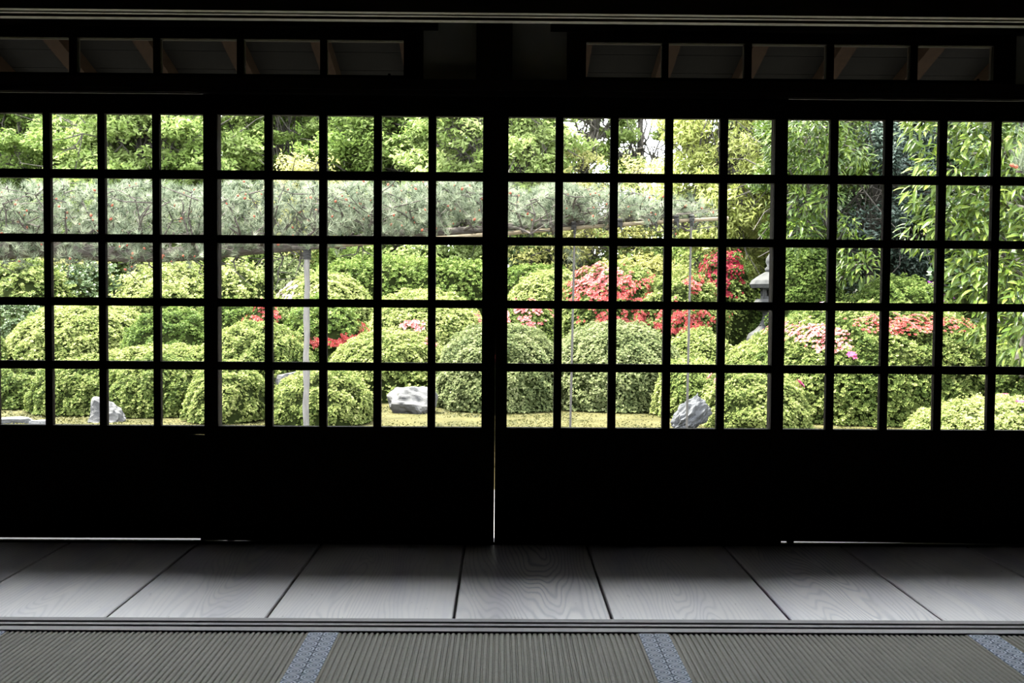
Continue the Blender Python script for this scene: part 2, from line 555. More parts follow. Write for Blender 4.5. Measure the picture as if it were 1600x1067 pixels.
seams = [-3.72, -3.20, -2.72, -2.21, -1.703, -1.197, -0.711, -0.141, 0.342, 0.887, 1.356, 1.86, 2.36, 2.85, 3.31, 3.74]
gstr = {5: 0.42, 6: 0.38, 7: 1.0, 8: 0.42, 9: 0.9, 10: 0.32, 4: 0.35}
goff = {4: 0.04, 5: -0.03, 6: 0.07, 7: -0.03, 8: 0.02, 9: -0.03, 10: 0.05}
for i in range(len(seams) - 1):
    a, b = seams[i] + 0.0035, seams[i + 1] - 0.0035
    c = (a + b) / 2
    root_loc = Vector((c, 3.66, -0.03))
    hw, hd, hz = (b - a) / 2, 0.498, 0.028
    mb = MB().prism_y([(-hw, -hz), (hw, -hz), (hw, hz - 0.003), (hw - 0.003, hz), (-hw + 0.003, hz), (-hw, hz - 0.003)], -hd, hd)
    o = mb.build('plank', make_plank(gstr.get(i, 0.4), goff.get(i, 0.02), i + 1), floor, local=True)
    o.location = root_loc - floor.location

# threshold between the matted room and the boarded passage, two sliding grooves
prof = [(3.040, -0.06), (3.162, -0.06), (3.162, 0.004), (3.132, 0.004), (3.132, -0.008), (3.112, -0.008), (3.112, 0.004),
        (3.094, 0.004), (3.094, -0.008), (3.074, -0.008), (3.074, 0.004), (3.040, 0.004)]
struct('trim_1', MB().prism_x(prof, ROOM_X0, ROOM_X1), M['sill'])
# lintel above it, grooved on its underside
prof = [(3.060, 1.790), (3.082, 1.790), (3.082, 1.806), (3.104, 1.806), (3.104, 1.792), (3.120, 1.792), (3.120, 1.808), (3.144, 1.808),
        (3.144, 1.790), (3.172, 1.790), (3.172, 1.93), (3.060, 1.93)]
struct('trim_2', MB().prism_x(prof[::-1], ROOM_X0, ROOM_X1), M['lintel_wood'])
struct('wall_middle', MB().box(ROOM_X0, ROOM_X1, 3.085, 3.15, 1.93, CEIL), M['dark_wall'])

# tatami mats: ridged rush face, brocade edging along the long sides
mat_x = [-1.471, -0.511, 0.447, 1.409, 2.369]
mat_labels = ['leftmost tatami mat in view, worn grey rush, cut off by the left edge',
              'rush tatami mat lying in front of the strongly grained knotty plank',
              'tatami mat right of the middle, between two pale blue brocade bands',
              'tatami mat in the lower right corner beyond the last brocade band']
for i in range(4):
    x0, x1 = mat_x[i] + 0.0008, mat_x[i + 1] - 0.0008
    bw = 0.0425
    y0, y1 = 1.13, 3.036
    t = empty('tatami_mat', ((x0 + x1) / 2, (y0 + y1) / 2, -0.05), mat_labels[i], 'mat', 'tatami mats of the room')
    prof = [(x0 + bw * 0.5, -0.05)]
    n = 58
    step = (x1 - x0 - bw) / n
    for k in range(n):
        a = x0 + bw * 0.5 + k * step
        prof += [(a + step * 0.08, -0.0035), (a + step * 0.25, -0.0002), (a + step * 0.5, 0.0006), (a + step * 0.75, -0.0002), (a + step * 0.92, -0.0035)]
    prof.append((x1 - bw * 0.5, -0.05))
    MB().prism_y(prof[::-1], y0, y1).build('rush_face', M['tatami'], t)
    for e in (x0, x1 - bw):
        o = MB().box(-bw / 2, bw / 2, y0 - 2.083, y1 - 2.083, -0.025, 0.0265).build('brocade_border', M['brocade'], t, local=True)
        o['label'] = 'pale blue brocade edging with ring crests'
        o.location = (e + bw / 2 - t.location.x, 0, 0.025)

# ------------------------------------------------------------------ the outer wall: lintel, struts, plaster, transoms
wf = empty('wall_front', (0, 4.2, -0.6), kind='structure')
MB().prism_x([(4.155, -0.6), (4.31, -0.6), (4.31, -0.011), (4.176, -0.011), (4.170, 0.0055), (4.155, 0.0055)], ROOM_X0, ROOM_X1).build('threshold', M['beam_wood'], wf)
prof = [(4.150, 1.767), (4.190, 1.767), (4.190, 1.782), (4.310, 1.782), (4.310, 1.824), (4.140, 1.824), (4.140, 1.782), (4.150, 1.782)]
MB().prism_x(prof[::-1], ROOM_X0, ROOM_X1).build('head_beam', M['beam_wood'], wf)
MB().box(ROOM_X0, ROOM_X1, 4.17, 4.31, 2.06, CEIL).build('upper_wall', M['dark_wall'], wf)
struts = [(-2.36, -2.22), (-0.106, 0.034), (2.20, 2.34)]
for a, b in struts:
    MB().box(a, b, 4.14, 4.29, 1.824, 2.06).build('strut', M['beam_wood'], wf)
for a, b in ((-2.22, -2.08), (-0.316, -0.106), (0.034, 0.249), (2.02, 2.20), (ROOM_X0, -2.36), (2.34, ROOM_X1)):
    MB().box(a, b, 4.20, 4.25, 1.824, 2.06).build('plaster_panel', M['plaster'], wf)
for a, b in ((-2.12, -0.258), (0.184, 2.08)):
    MB().box(a, b, 4.15, 4.24, 2.024, 2.06).build('header_board', M['beam_wood'], wf)


def transom(name, xs, a, b):
    t = empty(name, ((a + b) / 2, 4.22, 1.824), kind='structure')
    y0, y1 = 4.185, 4.225
    z0, z1, zp0, zp1 = 1.824, 2.024, 1.846, 1.981
    MB().box(a, xs[0][0], y0, y1, z0, z1).build('jamb', M['door_wood'], t)
    MB().box(xs[-1][1], b, y0, y1, z0, z1).build('jamb', M['door_wood'], t)
    MB().box(xs[0][0], xs[-1][1], y0, y1, z0, zp0).build('rail', M['door_wood'], t)
    MB().box(xs[0][0], xs[-1][1], y0, y1, zp1, z1).build('rail', M['door_wood'], t)
    for i in range(len(xs) - 1):
        MB().box(xs[i][1], xs[i + 1][0], y0 + 0.004, y1 - 0.004, zp0, zp1).build('muntin', M['door_wood'], t)
    for p, q in xs:
        MB().box(p, q, 4.206, 4.209, zp0, zp1).build('pane', M['glass'], t)
    MB().box(xs[-1][1] - 0.062, xs[-1][1] - 0.052, 4.192, 4.199, zp0, zp0 + 0.008).build('catch', M['door_wood'], t)


transom('window_1', [(-1.997, -1.701), (-1.669, -1.373), (-1.345, -1.046), (-1.018, -0.720), (-0.693, -0.392)], -2.08, -0.316)
transom('window_2', [(0.324, 0.623), (0.649, 0.948), (0.977, 1.272), (1.302, 1.603), (1.633, 1.932)], 0.249, 2.02)

# ------------------------------------------------------------------ glazed sliding doors
ROWS = [(0.456, 0.681), (0.714, 0.934), (0.967, 1.186), (1.219, 1.440), (1.475, 1.694)]


def door(name, x0, x1, yf, cols, gap_l, gap_r, panel_drop=0.0, bow=0.0, shift=0.0):
    t = empty(name, ((x0 + x1) / 2, yf, 0.0), kind='structure')
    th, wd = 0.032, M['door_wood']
    s = yf / 4.22
    rows = [(EYE + (a - EYE) * s, EYE + (b - EYE) * s) for a, b in ROWS]
    top, zb, zt = 1.776, rows[0][0], rows[-1][1]
    ca, cb = cols[0][0], cols[-1][1]
    MB().box(x0, ca, yf, yf + th, gap_l, top).build('stile', wd, t)
    if bow:
        # the lower half of this meeting stile has shrunk away from its neighbour
        mb = MB()
        lv = [(gap_r, bow), (0.25, bow * 0.55), (0.47, bow * 0.12), (0.8, 0), (top, 0)]
        for (za, da), (zc, dc) in zip(lv[:-1], lv[1:]):
            mb.hexa([(cb, yf, za), (x1 - da, yf, za), (x1 - da, yf + th, za), (cb, yf + th, za),
                     (cb, yf, zc), (x1 - dc, yf, zc), (x1 - dc, yf + th, zc), (cb, yf + th, zc)])
        mb.build('stile', wd, t)
    else:
        MB().box(cb, x1, yf, yf + th, gap_r, top).build('stile', wd, t)
    MB().box(ca, cb, yf, yf + th, zt, top).build('rail', wd, t)
    MB().box(ca, cb, yf, yf + th, zb - 0.034, zb).build('rail', wd, t)
    MB().hexa([(ca, yf + 0.001, gap_l), (cb, yf + 0.001, gap_r), (cb, yf + th, gap_r), (ca, yf + th, gap_l),
               (ca, yf + 0.001, 0.05), (cb, yf + 0.001, 0.05), (cb, yf + th, 0.05), (ca, yf + th, 0.05)]).build('rail', wd, t)
    zp = zb - 0.034
    xm = cb - 0.16                      # the board has warped down at its right end
    MB().prism_y([(ca, 0.05), (cb, 0.05), (cb, zp - panel_drop), (xm, zp), (ca, zp)], yf + 0.012, yf + 0.020).build('panel', wd, t)
    for i in range(4):
        MB().box(cols[i][1], cols[i + 1][0], yf + 0.003, yf + th - 0.004, zb, zt).build('muntin', wd, t)
        MB().box(ca, cb, yf + 0.005, yf + th - 0.006, rows[i][1], rows[i + 1][0]).build('muntin', wd, t)
    for a, b in cols:
        for c, d in rows:
            MB().box(a, b, yf + 0.016, yf + 0.0185, c, d).build('pane', M['glass'], t)
    for xr in (x0 + 0.10, x1 - 0.07):
        MB().box(xr - 0.013, xr + 0.013, yf + 0.008, yf + 0.024, -0.011, max(gap_l, gap_r) + 0.002).build('roller', wd, t)
    return t


def cols_from(x_first, width, pitch):
    return [(x_first + i * pitch, x_first + i * pitch + width) for i in range(5)]


YI, YO = 4.200, 4.240
ki, ko = YI / 4.22, YO / 4.22
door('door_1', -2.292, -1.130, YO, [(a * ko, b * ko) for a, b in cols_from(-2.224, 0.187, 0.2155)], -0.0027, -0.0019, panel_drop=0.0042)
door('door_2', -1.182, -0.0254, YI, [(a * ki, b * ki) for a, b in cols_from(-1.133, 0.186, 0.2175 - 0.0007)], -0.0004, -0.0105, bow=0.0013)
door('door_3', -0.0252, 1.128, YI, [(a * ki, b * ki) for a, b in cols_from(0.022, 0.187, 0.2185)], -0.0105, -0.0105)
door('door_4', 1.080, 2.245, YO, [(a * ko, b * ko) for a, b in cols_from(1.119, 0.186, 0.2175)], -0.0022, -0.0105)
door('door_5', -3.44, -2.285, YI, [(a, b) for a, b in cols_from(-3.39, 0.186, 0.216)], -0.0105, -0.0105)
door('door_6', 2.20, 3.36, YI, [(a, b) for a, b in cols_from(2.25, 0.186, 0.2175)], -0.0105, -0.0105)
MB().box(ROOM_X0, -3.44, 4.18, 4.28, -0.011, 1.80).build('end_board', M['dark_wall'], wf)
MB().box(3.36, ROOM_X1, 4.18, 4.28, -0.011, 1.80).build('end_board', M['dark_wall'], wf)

# ------------------------------------------------------------------ eaves outside
eave = empty('roof', (0, 4.3, 2.6), kind='structure')
EY, EZ, SL = 6.02, 2.10, 0.27
for k in range(-13, 14):
    x = -0.04 + k * 0.45
    c = []
    for dz in (0.0, 0.085):
        c += [(x - 0.04, 4.32, EZ + dz + SL * (EY - 4.32)), (x + 0.04, 4.32, EZ + dz + SL * (EY - 4.32)), (x + 0.04, EY, EZ + dz), (x - 0.04, EY, EZ + dz)]
    MB().hexa(c).build('rafter', M['rafter_wood'], eave)
nb = 9
for k in range(nb):
    ya, yb = 4.30 + (EY + 0.06 - 4.30) * k / nb, 4.30 + (EY + 0.06 - 4.30) * (k + 1) / nb - 0.004
    za, zb = EZ + 0.087 + SL * (EY - ya), EZ + 0.087 + SL * (EY - yb)
    MB().hexa([(-13, ya, za), (13, ya, za), (13, yb, zb), (-13, yb, zb), (-13, ya, za + 0.02), (13, ya, za + 0.02), (13, yb, zb + 0.014), (-13, yb, zb + 0.014)]).build('soffit_board', M['eave_board'], eave)
ya, yb = 2.0, EY + 0.08
za, zb = EZ + 0.12 + SL * (EY - ya), EZ + 0.12 + SL * (EY - yb)
MB().hexa([(-13, ya, za), (13, ya, za), (13, yb, zb), (-13, yb, zb), (-13, ya, za + 0.1), (13, ya, za + 0.1), (13, yb, zb + 0.1), (-13, yb, zb + 0.1)]).build('roof_cover', M['roof_tile'], eave)

# ------------------------------------------------------------------ the garden ground
gx = np.linspace(-40, 40, 121)
gy = np.concatenate([np.linspace(4.31, 24, 90), np.linspace(25, 75, 30)])
gm = MB()
for y in gy:
    for x in gx:
        gm.v.append((x, y, ground_z(x, y) + 0.015 * math.sin(x * 2.1 + y) * math.sin(y * 1.7) * (1 if y > 9 else 0)))
nx = len(gx)
for j in range(len(gy) - 1):
    for i in range(nx - 1):
        a = j * nx + i
        gm.f.append((a, a + 1, a + 1 + nx, a + nx))
g = gm.build('ground', M['ground'], smooth=True)
g['kind'] = 'structure'
gs = MB().box(-20, 20, 4.35, 8.6, -0.62, -0.585).build('gravel_bed', M['gravel'])
tag(gs, 'pale gravel strip along the foot of the house', 'gravel', kind='stuff')

# moss blades on the open strip in front of the shrubs
n = 32000
P = np.stack([RNG.uniform(-8, 6, n), RNG.uniform(9.6, 15.3, n), np.zeros(n)], 1)
P[:, 2] = [ground_z(a, b) + 0.005 for a, b in P[:, :2]]
patch = waves(P, 0.6, 5)
P = P[patch > -1.1]
t = array_mesh('moss', leaf_quads(P, np.tile([0, -0.6, 0.8], (len(P), 1)), 0.05, 0.016, 0.5), 4,
               0.5 + 0.28 * waves(P, 0.9, 8) + RNG.normal(size=len(P)) * 0.18, M['leaf_grass'])
tag(t, 'low yellow-green moss and grass on the open ground before the shrubs', 'moss')


# ------------------------------------------------------------------ clipped shrubs
def dome_points(n, r, e, back=0.12, low=0.0):
    """evenly spread points and outward directions on the visible part of a rounded mound"""
    out_p, out_n = [], []
    got = 0
    rx, ry, h = r
    while got < n:
        d = unit(RNG.normal(size=(n * 3, 3)))
        d = d[d[:, 2] > low]
        s = (np.abs(d) ** e).sum(1) ** (-1 / e)
        u = d * s[:, None]
        nrm = np.sign(u) * np.abs(u) ** (e - 1) / np.array(r)
        wgt = np.linalg.norm(nrm, axis=1) * s ** 2
        keep = RNG.uniform(0, 1, len(d)) < wgt / np.percentile(wgt, 97)
        keep &= (d[:, 1] < 0.25) | (RNG.uniform(0, 1, len(d)) < back)
        out_p.append((u * np.array(r))[keep])
        out_n.append(unit(nrm)[keep])
        got += keep.sum()
    return np.concatenate(out_p)[:n], np.concatenate(out_n)[:n]


GF = 'clipped shrubs along the front of the garden'
SEED = [100]


def shrub(name, label, cat, cx, top, hw, Y, mat, ry=None, e=2.3, leaf=None, dens=1.0, rough=0.042, clump=3.6,
          blooms=(), tint=0.5, contrast=0.16, spread=0.55, group=None, lift=0.0, base=None, stem=True):
    """mound whose middle stands at distance Y; cx, hw and top fix its place, half width and crest"""
    SEED[0] += 1
    sd = SEED[0]
    rx = hw * Y / F
    ry = ry if ry else min(max(rx * 0.8, 0.45), 1.4)
    X = at(cx, 500, Y)[0]
    zt = at(cx, top, Y)[2]
    zb = (ground_z(X, Y - ry * 0.8) if base is None else base) + lift
    h = zt - zb
    c = np.array([X, Y, zb])
    root = empty(name, c, label, cat, group)
    area = math.pi * rx * h * 1.3 + math.pi * rx * ry * 0.9
    leaf = (leaf * 0.8) if leaf else 0.00142 * Y
    n = int(min(max(dens * area / (leaf * leaf) * 0.90, 700), 21000))
    if n == 21000:
        leaf = math.sqrt(dens * area * 0.90 / 21000)
    p, nr = dome_points(n, (rx, ry, h), e)
    if group != GF:                        # the feet of the rear mounds are hidden: keep them thin
        keep = (p[:, 2] > 0.3 * h) | (RNG.uniform(0, 1, n) < 0.25)
        p, nr = p[keep], nr[keep]
        n = len(p)
    big = waves(p + c, clump, sd)
    small = waves(p + c, clump * 3.1, sd + 1)
    disp = rough * (0.8 * big + 0.28 * small)
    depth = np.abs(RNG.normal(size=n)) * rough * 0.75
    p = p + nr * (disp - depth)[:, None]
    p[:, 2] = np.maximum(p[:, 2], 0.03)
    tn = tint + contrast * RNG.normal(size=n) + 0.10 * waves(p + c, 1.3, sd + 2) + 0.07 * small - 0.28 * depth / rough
    tn += 0.12
    ln = unit(nr * 0.7 + np.array([0, 0, 0.5]))
    tn = np.repeat(tn, 5) + 0.09 * RNG.normal(size=n * 5)
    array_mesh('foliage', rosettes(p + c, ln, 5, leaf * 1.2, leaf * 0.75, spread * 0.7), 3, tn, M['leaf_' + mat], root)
    # solid stand-in for the twiggy inside, coloured near-black as its deep shade
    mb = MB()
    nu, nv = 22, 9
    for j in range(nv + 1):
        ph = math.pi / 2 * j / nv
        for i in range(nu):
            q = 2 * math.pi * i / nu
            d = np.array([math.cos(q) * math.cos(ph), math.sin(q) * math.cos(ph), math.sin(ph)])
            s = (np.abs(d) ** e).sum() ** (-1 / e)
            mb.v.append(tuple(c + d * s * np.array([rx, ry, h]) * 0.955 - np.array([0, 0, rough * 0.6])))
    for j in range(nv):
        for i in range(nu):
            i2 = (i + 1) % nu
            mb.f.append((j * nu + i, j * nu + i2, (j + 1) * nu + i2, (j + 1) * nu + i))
    mb.build('twigs', M['twig'], root, smooth=True)  # solid core, shade of the leaf gaps put into its colour
    if stem:
        mb = MB()
        for k in range(3):
            q = k * 2.1 + sd
            mb.tube([c + (0.03 * math.cos(q), 0.03 * math.sin(q), -0.06), c + (0.12 * rx * math.cos(q), 0.12 * ry * math.sin(q), h * 0.3),
                     c + (0.4 * rx * math.cos(q), 0.4 * ry * math.sin(q), h * 0.6)], [0.03, 0.022, 0.012], 6)
        mb.build('stem', M['bark'], root)
    for (col, bx, by, brx, bry, nb, size) in blooms:
        # blossoms cluster about a place on the mound: bx, by in -1..1 across and up it
        q, qn = dome_points(14000, (rx, ry, h), e, 0.0)
        fx, fz = q[:, 0] / rx, q[:, 2] / h
        s = ((fx - bx) / brx) ** 2 + ((fz - by) / bry) ** 2 + 0.35 * waves(q + c, clump * 1.2, sd + 7)
        ok = np.argsort(s + RNG.uniform(0, 2.3, len(s)))[:nb]
        q, qn = q[ok], qn[ok]
        q = q + qn * (rough * (0.8 * waves(q + c, clump, sd) + 0.28 * waves(q + c, clump * 3.1, sd + 1)) + 0.012)[:, None]
        # five petals each
        allV, tt = [], []
        for k in range(5):
            ang = 2 * math.pi * k / 5 + RNG.uniform(0, 6, len(q)) * 0.1
            a = unit(np.cross(qn, np.tile([0.3, 0.2, 0.9], (len(q), 1))))
            b2 = np.cross(qn, a)
            dirv = a * np.cos(ang)[:, None] + b2 * np.sin(ang)[:, None]
            side = np.cross(qn, dirv)
            pc = q + c
            V = np.empty((len(q), 4, 3))
            V[:, 0] = pc
            V[:, 1] = pc + dirv * size * 0.5 + side * size * 0.32 + qn * size * 0.3
            V[:, 2] = pc + dirv * size + qn * size * 0.28
            V[:, 3] = pc + dirv * size * 0.5 - side * size * 0.32 + qn * size * 0.3
            allV.append(V.reshape(-1, 3))
            tt.append(RNG.uniform(0, 1, len(q)))
        o = array_mesh('blossoms', np.concatenate(allV), 4, np.concatenate(tt), M['leaf_' + col], root)
        o['label'] = {'red': 'red azalea blossoms', 'crimson': 'deep crimson azalea blossoms', 'pink': 'salmon pink azalea blossoms',
                      'magenta': 'bright pink azalea blossoms', 'purple': 'purple azalea blossoms', 'white': 'pale lilac azalea blossoms'}[col]
    return root


GMID = 'clipped mounds in the middle of the garden'
GB = 'shrubs and hedges at the back of the garden'
AZ = 'azalea_shrub'
# front row
shrub(AZ, 'low clipped shrub at the far left edge above the grey paving stones', 'shrub', 22, 568, 92, 15.3, 'olive', 0.8, group=GF, tint=0.5)
shrub(AZ, 'clipped azalea whose right end stands behind the small white rock', 'shrub', 140, 560, 88, 14.6, 'olive', 0.8, group=GF, tint=0.55)
shrub(AZ, 'clipped azalea just right of the small white rock', 'shrub', 252, 557, 82, 14.35, 'olive', 0.8, group=GF, tint=0.52)
shrub(AZ, 'rounded azalea with pale top between the white rock and the pole', 'shrub', 357, 566, 62, 13.75, 'pale', 0.75, group=GF, tint=0.45)
shrub(AZ, 'dome-shaped azalea standing right behind the pale support pole', 'shrub', 504, 575, 80, 13.45, 'pale', 0.7, group=GF, tint=0.46)
shrub(AZ, 'dark low shrub behind the large white rock', 'shrub', 626, 574, 46, 16.2, 'green', 0.5, group=GF, tint=0.35)
shrub(AZ, 'broad grey-green mound right of the large white rock', 'shrub', 782, 506, 106, 15.8, 'dusty', 1.35, 2.35, group=GF, tint=0.5,
      blooms=[('red', -0.05, 0.62, 0.05, 0.05, 4, 0.047)])
shrub(AZ, 'broad flat-topped mound behind the left thin dark prop', 'shrub', 962, 505, 112, 15.9, 'dusty', 1.35, 2.35, group=GF, tint=0.56)
shrub(AZ, 'upright rounded azalea left of the blue-grey rock', 'shrub', 1082, 562, 62, 14.6, 'pale', 0.8, 2.6, group=GF, tint=0.45)
shrub(AZ, 'azalea dotted with pink flowers right of the blue-grey rock', 'shrub', 1180, 572, 82, 13.2, 'pale', 0.75, group=GF, tint=0.5,
      blooms=[('pink', -0.72, 0.7, 0.08, 0.2, 12, 0.050), ('magenta', 0.75, 0.72, 0.12, 0.1, 7, 0.060)])
shrub(AZ, 'largest azalea mound on the right, with a drift of pink and red flowers', 'shrub', 1362, 476, 205, 14.9, 'olive', 1.8, 2.5, group=GF, tint=0.56,
      blooms=[('pink', -0.58, 0.72, 0.17, 0.10, 300, 0.029), ('red', 0.1, 0.83, 0.36, 0.06, 420, 0.027), ('purple', -0.24, 0.97, 0.03, 0.02, 4, 0.070),
              ('white', -0.40, 0.97, 0.12, 0.03, 40, 0.042), ('magenta', -0.40, 0.55, 0.04, 0.03, 4, 0.050)])
shrub(AZ, 'low bright green mound in the lower right corner of the windows', 'shrub', 1575, 622, 160, 11.2, 'pale', 0.8, group=GF, tint=0.62,
      blooms=[('magenta', 0.05, 0.97, 0.12, 0.03, 5, 0.050)])
shrub(AZ, 'dark azalea below the large-leaved tree at the right edge', 'shrub', 1590, 540, 110, 13.9, 'olive', 1.0, group=GF, tint=0.4,
      blooms=[('magenta', -0.25, 0.55, 0.3, 0.12, 8, 0.050)])
# middle
shrub(AZ, 'big pale yellow-green mound on the left below the pine limb', 'shrub', 140, 474, 118, 18.2, 'pale', 1.6, group=GMID, tint=0.58)
shrub(AZ, 'low pale ground-hugging shrub under the cloud-clipped shrub', 'shrub', 262, 541, 140, 15.9, 'pale', 0.8, group=GMID, tint=0.6, base=-0.55)
shrub('cloud_clipped_shrub', 'glossy green cloud-clipped shrub with overhanging lower edge', 'shrub', 266, 482, 76, 17.2, 'green', 0.7, 2.0, group=GMID, tint=0.42, rough=0.08, lift=0.30)
shrub('cloud_clipped_shrub', 'green clipped shrub just left of the small red azalea', 'shrub', 352, 468, 66, 17.7, 'green', 0.7, 2.2, group=GMID, tint=0.55, rough=0.08)
shrub(AZ, 'pale textured mound below the small red azalea', 'shrub', 402, 503, 92, 16.0, 'pale', 1.0, group=GMID, tint=0.42)
shrub(AZ, 'small red-flowering azalea left of the pale support pole', 'shrub', 418, 468, 38, 17.5, 'olive', 0.5, group=GMID, tint=0.35, rough=0.07,
      blooms=[('red', -0.1, 0.75, 0.8, 0.35, 300, 0.033)])
shrub('leafy_shrub', 'leafy green shrub edged with red flowers behind the pale pole', 'shrub', 508, 466, 72, 17.4, 'green', 0.6, group=GMID, tint=0.6, leaf=0.05, rough=0.1,
      blooms=[('red', 0.82, 0.62, 0.18, 0.3, 120, 0.033), ('red', 0.2, 0.5, 0.7, 0.10, 150, 0.033)])
shrub(AZ, 'smooth pale dome with a few pink flowers, left of the long hedge', 'shrub', 508, 428, 84, 21.0, 'pale', 1.2, group=GMID, tint=0.62,
      blooms=[('white', -0.6, 0.75, 0.35, 0.2, 140, 0.035)])
shrub(AZ, 'pale yellow-green mound straight above the large white rock', 'shrub', 612, 518, 104, 16.5, 'pale', 1.0, group=GMID, tint=0.58, base=-0.55,
      blooms=[('pink', 0.62, 0.85, 0.14, 0.14, 90, 0.033)])
shrub(AZ, 'wide pale mound with salmon flowers on its right flank', 'shrub', 668, 466, 108, 18.6, 'pale', 1.3, group=GMID, tint=0.58,
      blooms=[('pink', 0.80, 0.75, 0.16, 0.3, 160, 0.033), ('pink', -0.1, 0.62, 0.22, 0.1, 30, 0.047)])
shrub(AZ, 'thin pale crest of a mound in front of the long hedge', 'shrub', 662, 454, 96, 21.0, 'pale', 1.1, group=GMID, tint=0.56)
shrub(AZ, 'pale mound with pink flowers on its right slope, right of the hedge', 'shrub', 868, 424, 88, 21.0, 'pale', 1.2, group=GMID, tint=0.6,
      blooms=[('pink', 0.55, 0.8, 0.3, 0.3, 180, 0.033)])
shrub(AZ, 'small pink-flowering azalea behind the broad grey-green mound', 'shrub', 822, 474, 66, 17.9, 'olive', 0.6, group=GMID, tint=0.5,
      blooms=[('pink', 0.0, 0.9, 0.8, 0.25, 260, 0.033)])
shrub(AZ, 'wide salmon-red azalea bank behind the left thin dark prop', 'shrub', 958, 414, 100, 19.8, 'olive', 1.0, group=GMID, tint=0.6, rough=0.08,
      blooms=[('red', 0.1, 0.42, 0.8, 0.12, 220, 0.034), ('red', -0.1, 0.72, 0.85, 0.22, 660, 0.033), ('pink', -0.3, 0.85, 0.6, 0.2, 460, 0.033)])
shrub(AZ, 'yellow-green azalea with red lower edge behind the right thin dark prop', 'shrub', 1062, 425, 76, 19.4, 'olive', 0.9, group=GMID, tint=0.66, rough=0.08,
      blooms=[('red', 0.0, 0.42, 0.9, 0.22, 380, 0.033), ('red', 0.2, 0.85, 0.3, 0.12, 120, 0.033)])
shrub(AZ, 'tall deep crimson azalea left of the stone lantern', 'shrub', 1132, 392, 52, 20.4, 'olive', 0.8, group=GMID, tint=0.4, rough=0.09,
      blooms=[('crimson', -0.25, 0.8, 0.75, 0.35, 600, 0.033)])
shrub(AZ, 'dark shrub with red flecks at the foot of the stone lantern', 'shrub', 1150, 456, 62, 20.3, 'green', 0.6, group=GMID, tint=0.4, rough=0.09,
      blooms=[('red', -0.3, 0.75, 0.7, 0.2, 140, 0.033)])
shrub(AZ, 'pale mound between the flat-topped mound and the lantern slope', 'shrub', 1090, 515, 62, 16.9, 'pale', 0.9, group=GMID, tint=0.5)
shrub(AZ, 'pale slope of clipped azalea below the stone lantern', 'shrub', 1228, 523, 112, 15.9, 'pale', 1.0, group=GMID, tint=0.56,
      blooms=[('pink', 0.15, 0.9, 0.22, 0.08, 120, 0.035)])
shrub('juniper_mound', 'blue-green feathery mound with purple flowers below the dark hollow', 'shrub', 1402, 436, 108, 17.2, 'green', 1.0, 2.3, group=GMID, tint=0.6, rough=0.09,
      blooms=[('purple', 0.6, 0.9, 0.25, 0.12, 16, 0.047)])
shrub('clipped_evergreen', 'tall dense dark green clipped column right of the stone lantern', 'shrub', 1258, 378, 56, 18.8, 'green', 0.65, 2.6, group=GMID, tint=0.38, leaf=0.03)
shrub(AZ, 'dark grey-green shrub at the left edge beside the big pale mound', 'shrub', 14, 470, 78, 18.6, 'deep', 0.8, group=GMID, tint=0.75, rough=0.09)
shrub(AZ, 'small round shrub touching the left edge below the dark shrub', 'shrub', -18, 522, 36, 17.0, 'olive', 0.4, group=GMID, tint=0.5)
# back
shrub('hedge', 'long clipped hedge with a pale top behind the mounds', 'hedge', 640, 408, 165, 24.5, 'green', 0.8, 4.0, group=GB, tint=0.62, leaf=0.055, rough=0.10)
shrub('hedge', 'short clipped green hedge between the two meeting doors and red bank', 'hedge', 838, 416, 60, 24.0, 'green', 0.8, 4.0, group=GB, tint=0.5, leaf=0.05)
shrub('leafy_shrub', 'loose yellowish shrub hanging below the pine at the left edge', 'shrub', 42, 405, 78, 20.6, 'olive', 0.9, group=GB, tint=0.6, leaf=0.055, rough=0.14)
shrub('leafy_shrub', 'dark laurel-like shrub behind the big pale mound', 'shrub', 138, 412, 62, 22.4, 'deep', 0.9, group=GB, tint=0.7, leaf=0.075, rough=0.14)
shrub('leafy_shrub', 'bright yellow-green shrub behind the dark laurel-like one', 'shrub', 112, 396, 70, 24.5, 'gold', 0.9, group=GB, tint=0.55, leaf=0.07, rough=0.14)
shrub('leafy_shrub', 'mounded yellow-green shrub in terraces behind the cloud-clipped one', 'shrub', 268, 408, 84, 21.6, 'pale', 1.0, group=GB, tint=0.68, leaf=0.05, rough=0.16)
shrub('leafy_shrub', 'low pale cushion in front of the terraced yellow-green shrub', 'shrub', 260, 442, 66, 19.8, 'pale', 0.7, group=GB, tint=0.6, leaf=0.045, rough=0.12)
shrub('leafy_shrub', 'pale rounded shrub left of the smooth dome under the pine limb', 'shrub', 376, 410, 58, 21.6, 'pale', 0.9, group=GB, tint=0.6, leaf=0.05, rough=0.14)
shrub('leafy_shrub', 'grey-green twiggy shrub just left of the pole top', 'shrub', 446, 402, 50, 23.2, 'dusty', 0.8, group=GB, tint=0.42, leaf=0.05, rough=0.16)
shrub('leafy_shrub', 'fresh green bush behind the left end of the long hedge', 'shrub', 545, 385, 80, 27.5, 'maple', 1.2, group=GB, tint=0.5, leaf=0.09, rough=0.25)
shrub('leafy_shrub', 'bright green bush rising behind the long hedge', 'shrub', 680, 376, 95, 27.8, 'maple', 1.2, group=GB, tint=0.85, leaf=0.09, rough=0.25)
shrub('leafy_shrub', 'dark evergreen bush behind the short hedge', 'shrub', 850, 360, 75, 27.0, 'deep', 1.2, group=GB, tint=0.8, leaf=0.09, rough=0.25)
shrub('leafy_shrub', 'light green bush behind the salmon-red azalea bank', 'shrub', 990, 385, 100, 26.0, 'maple', 1.2, group=GB, tint=0.6, leaf=0.08, rough=0.25)
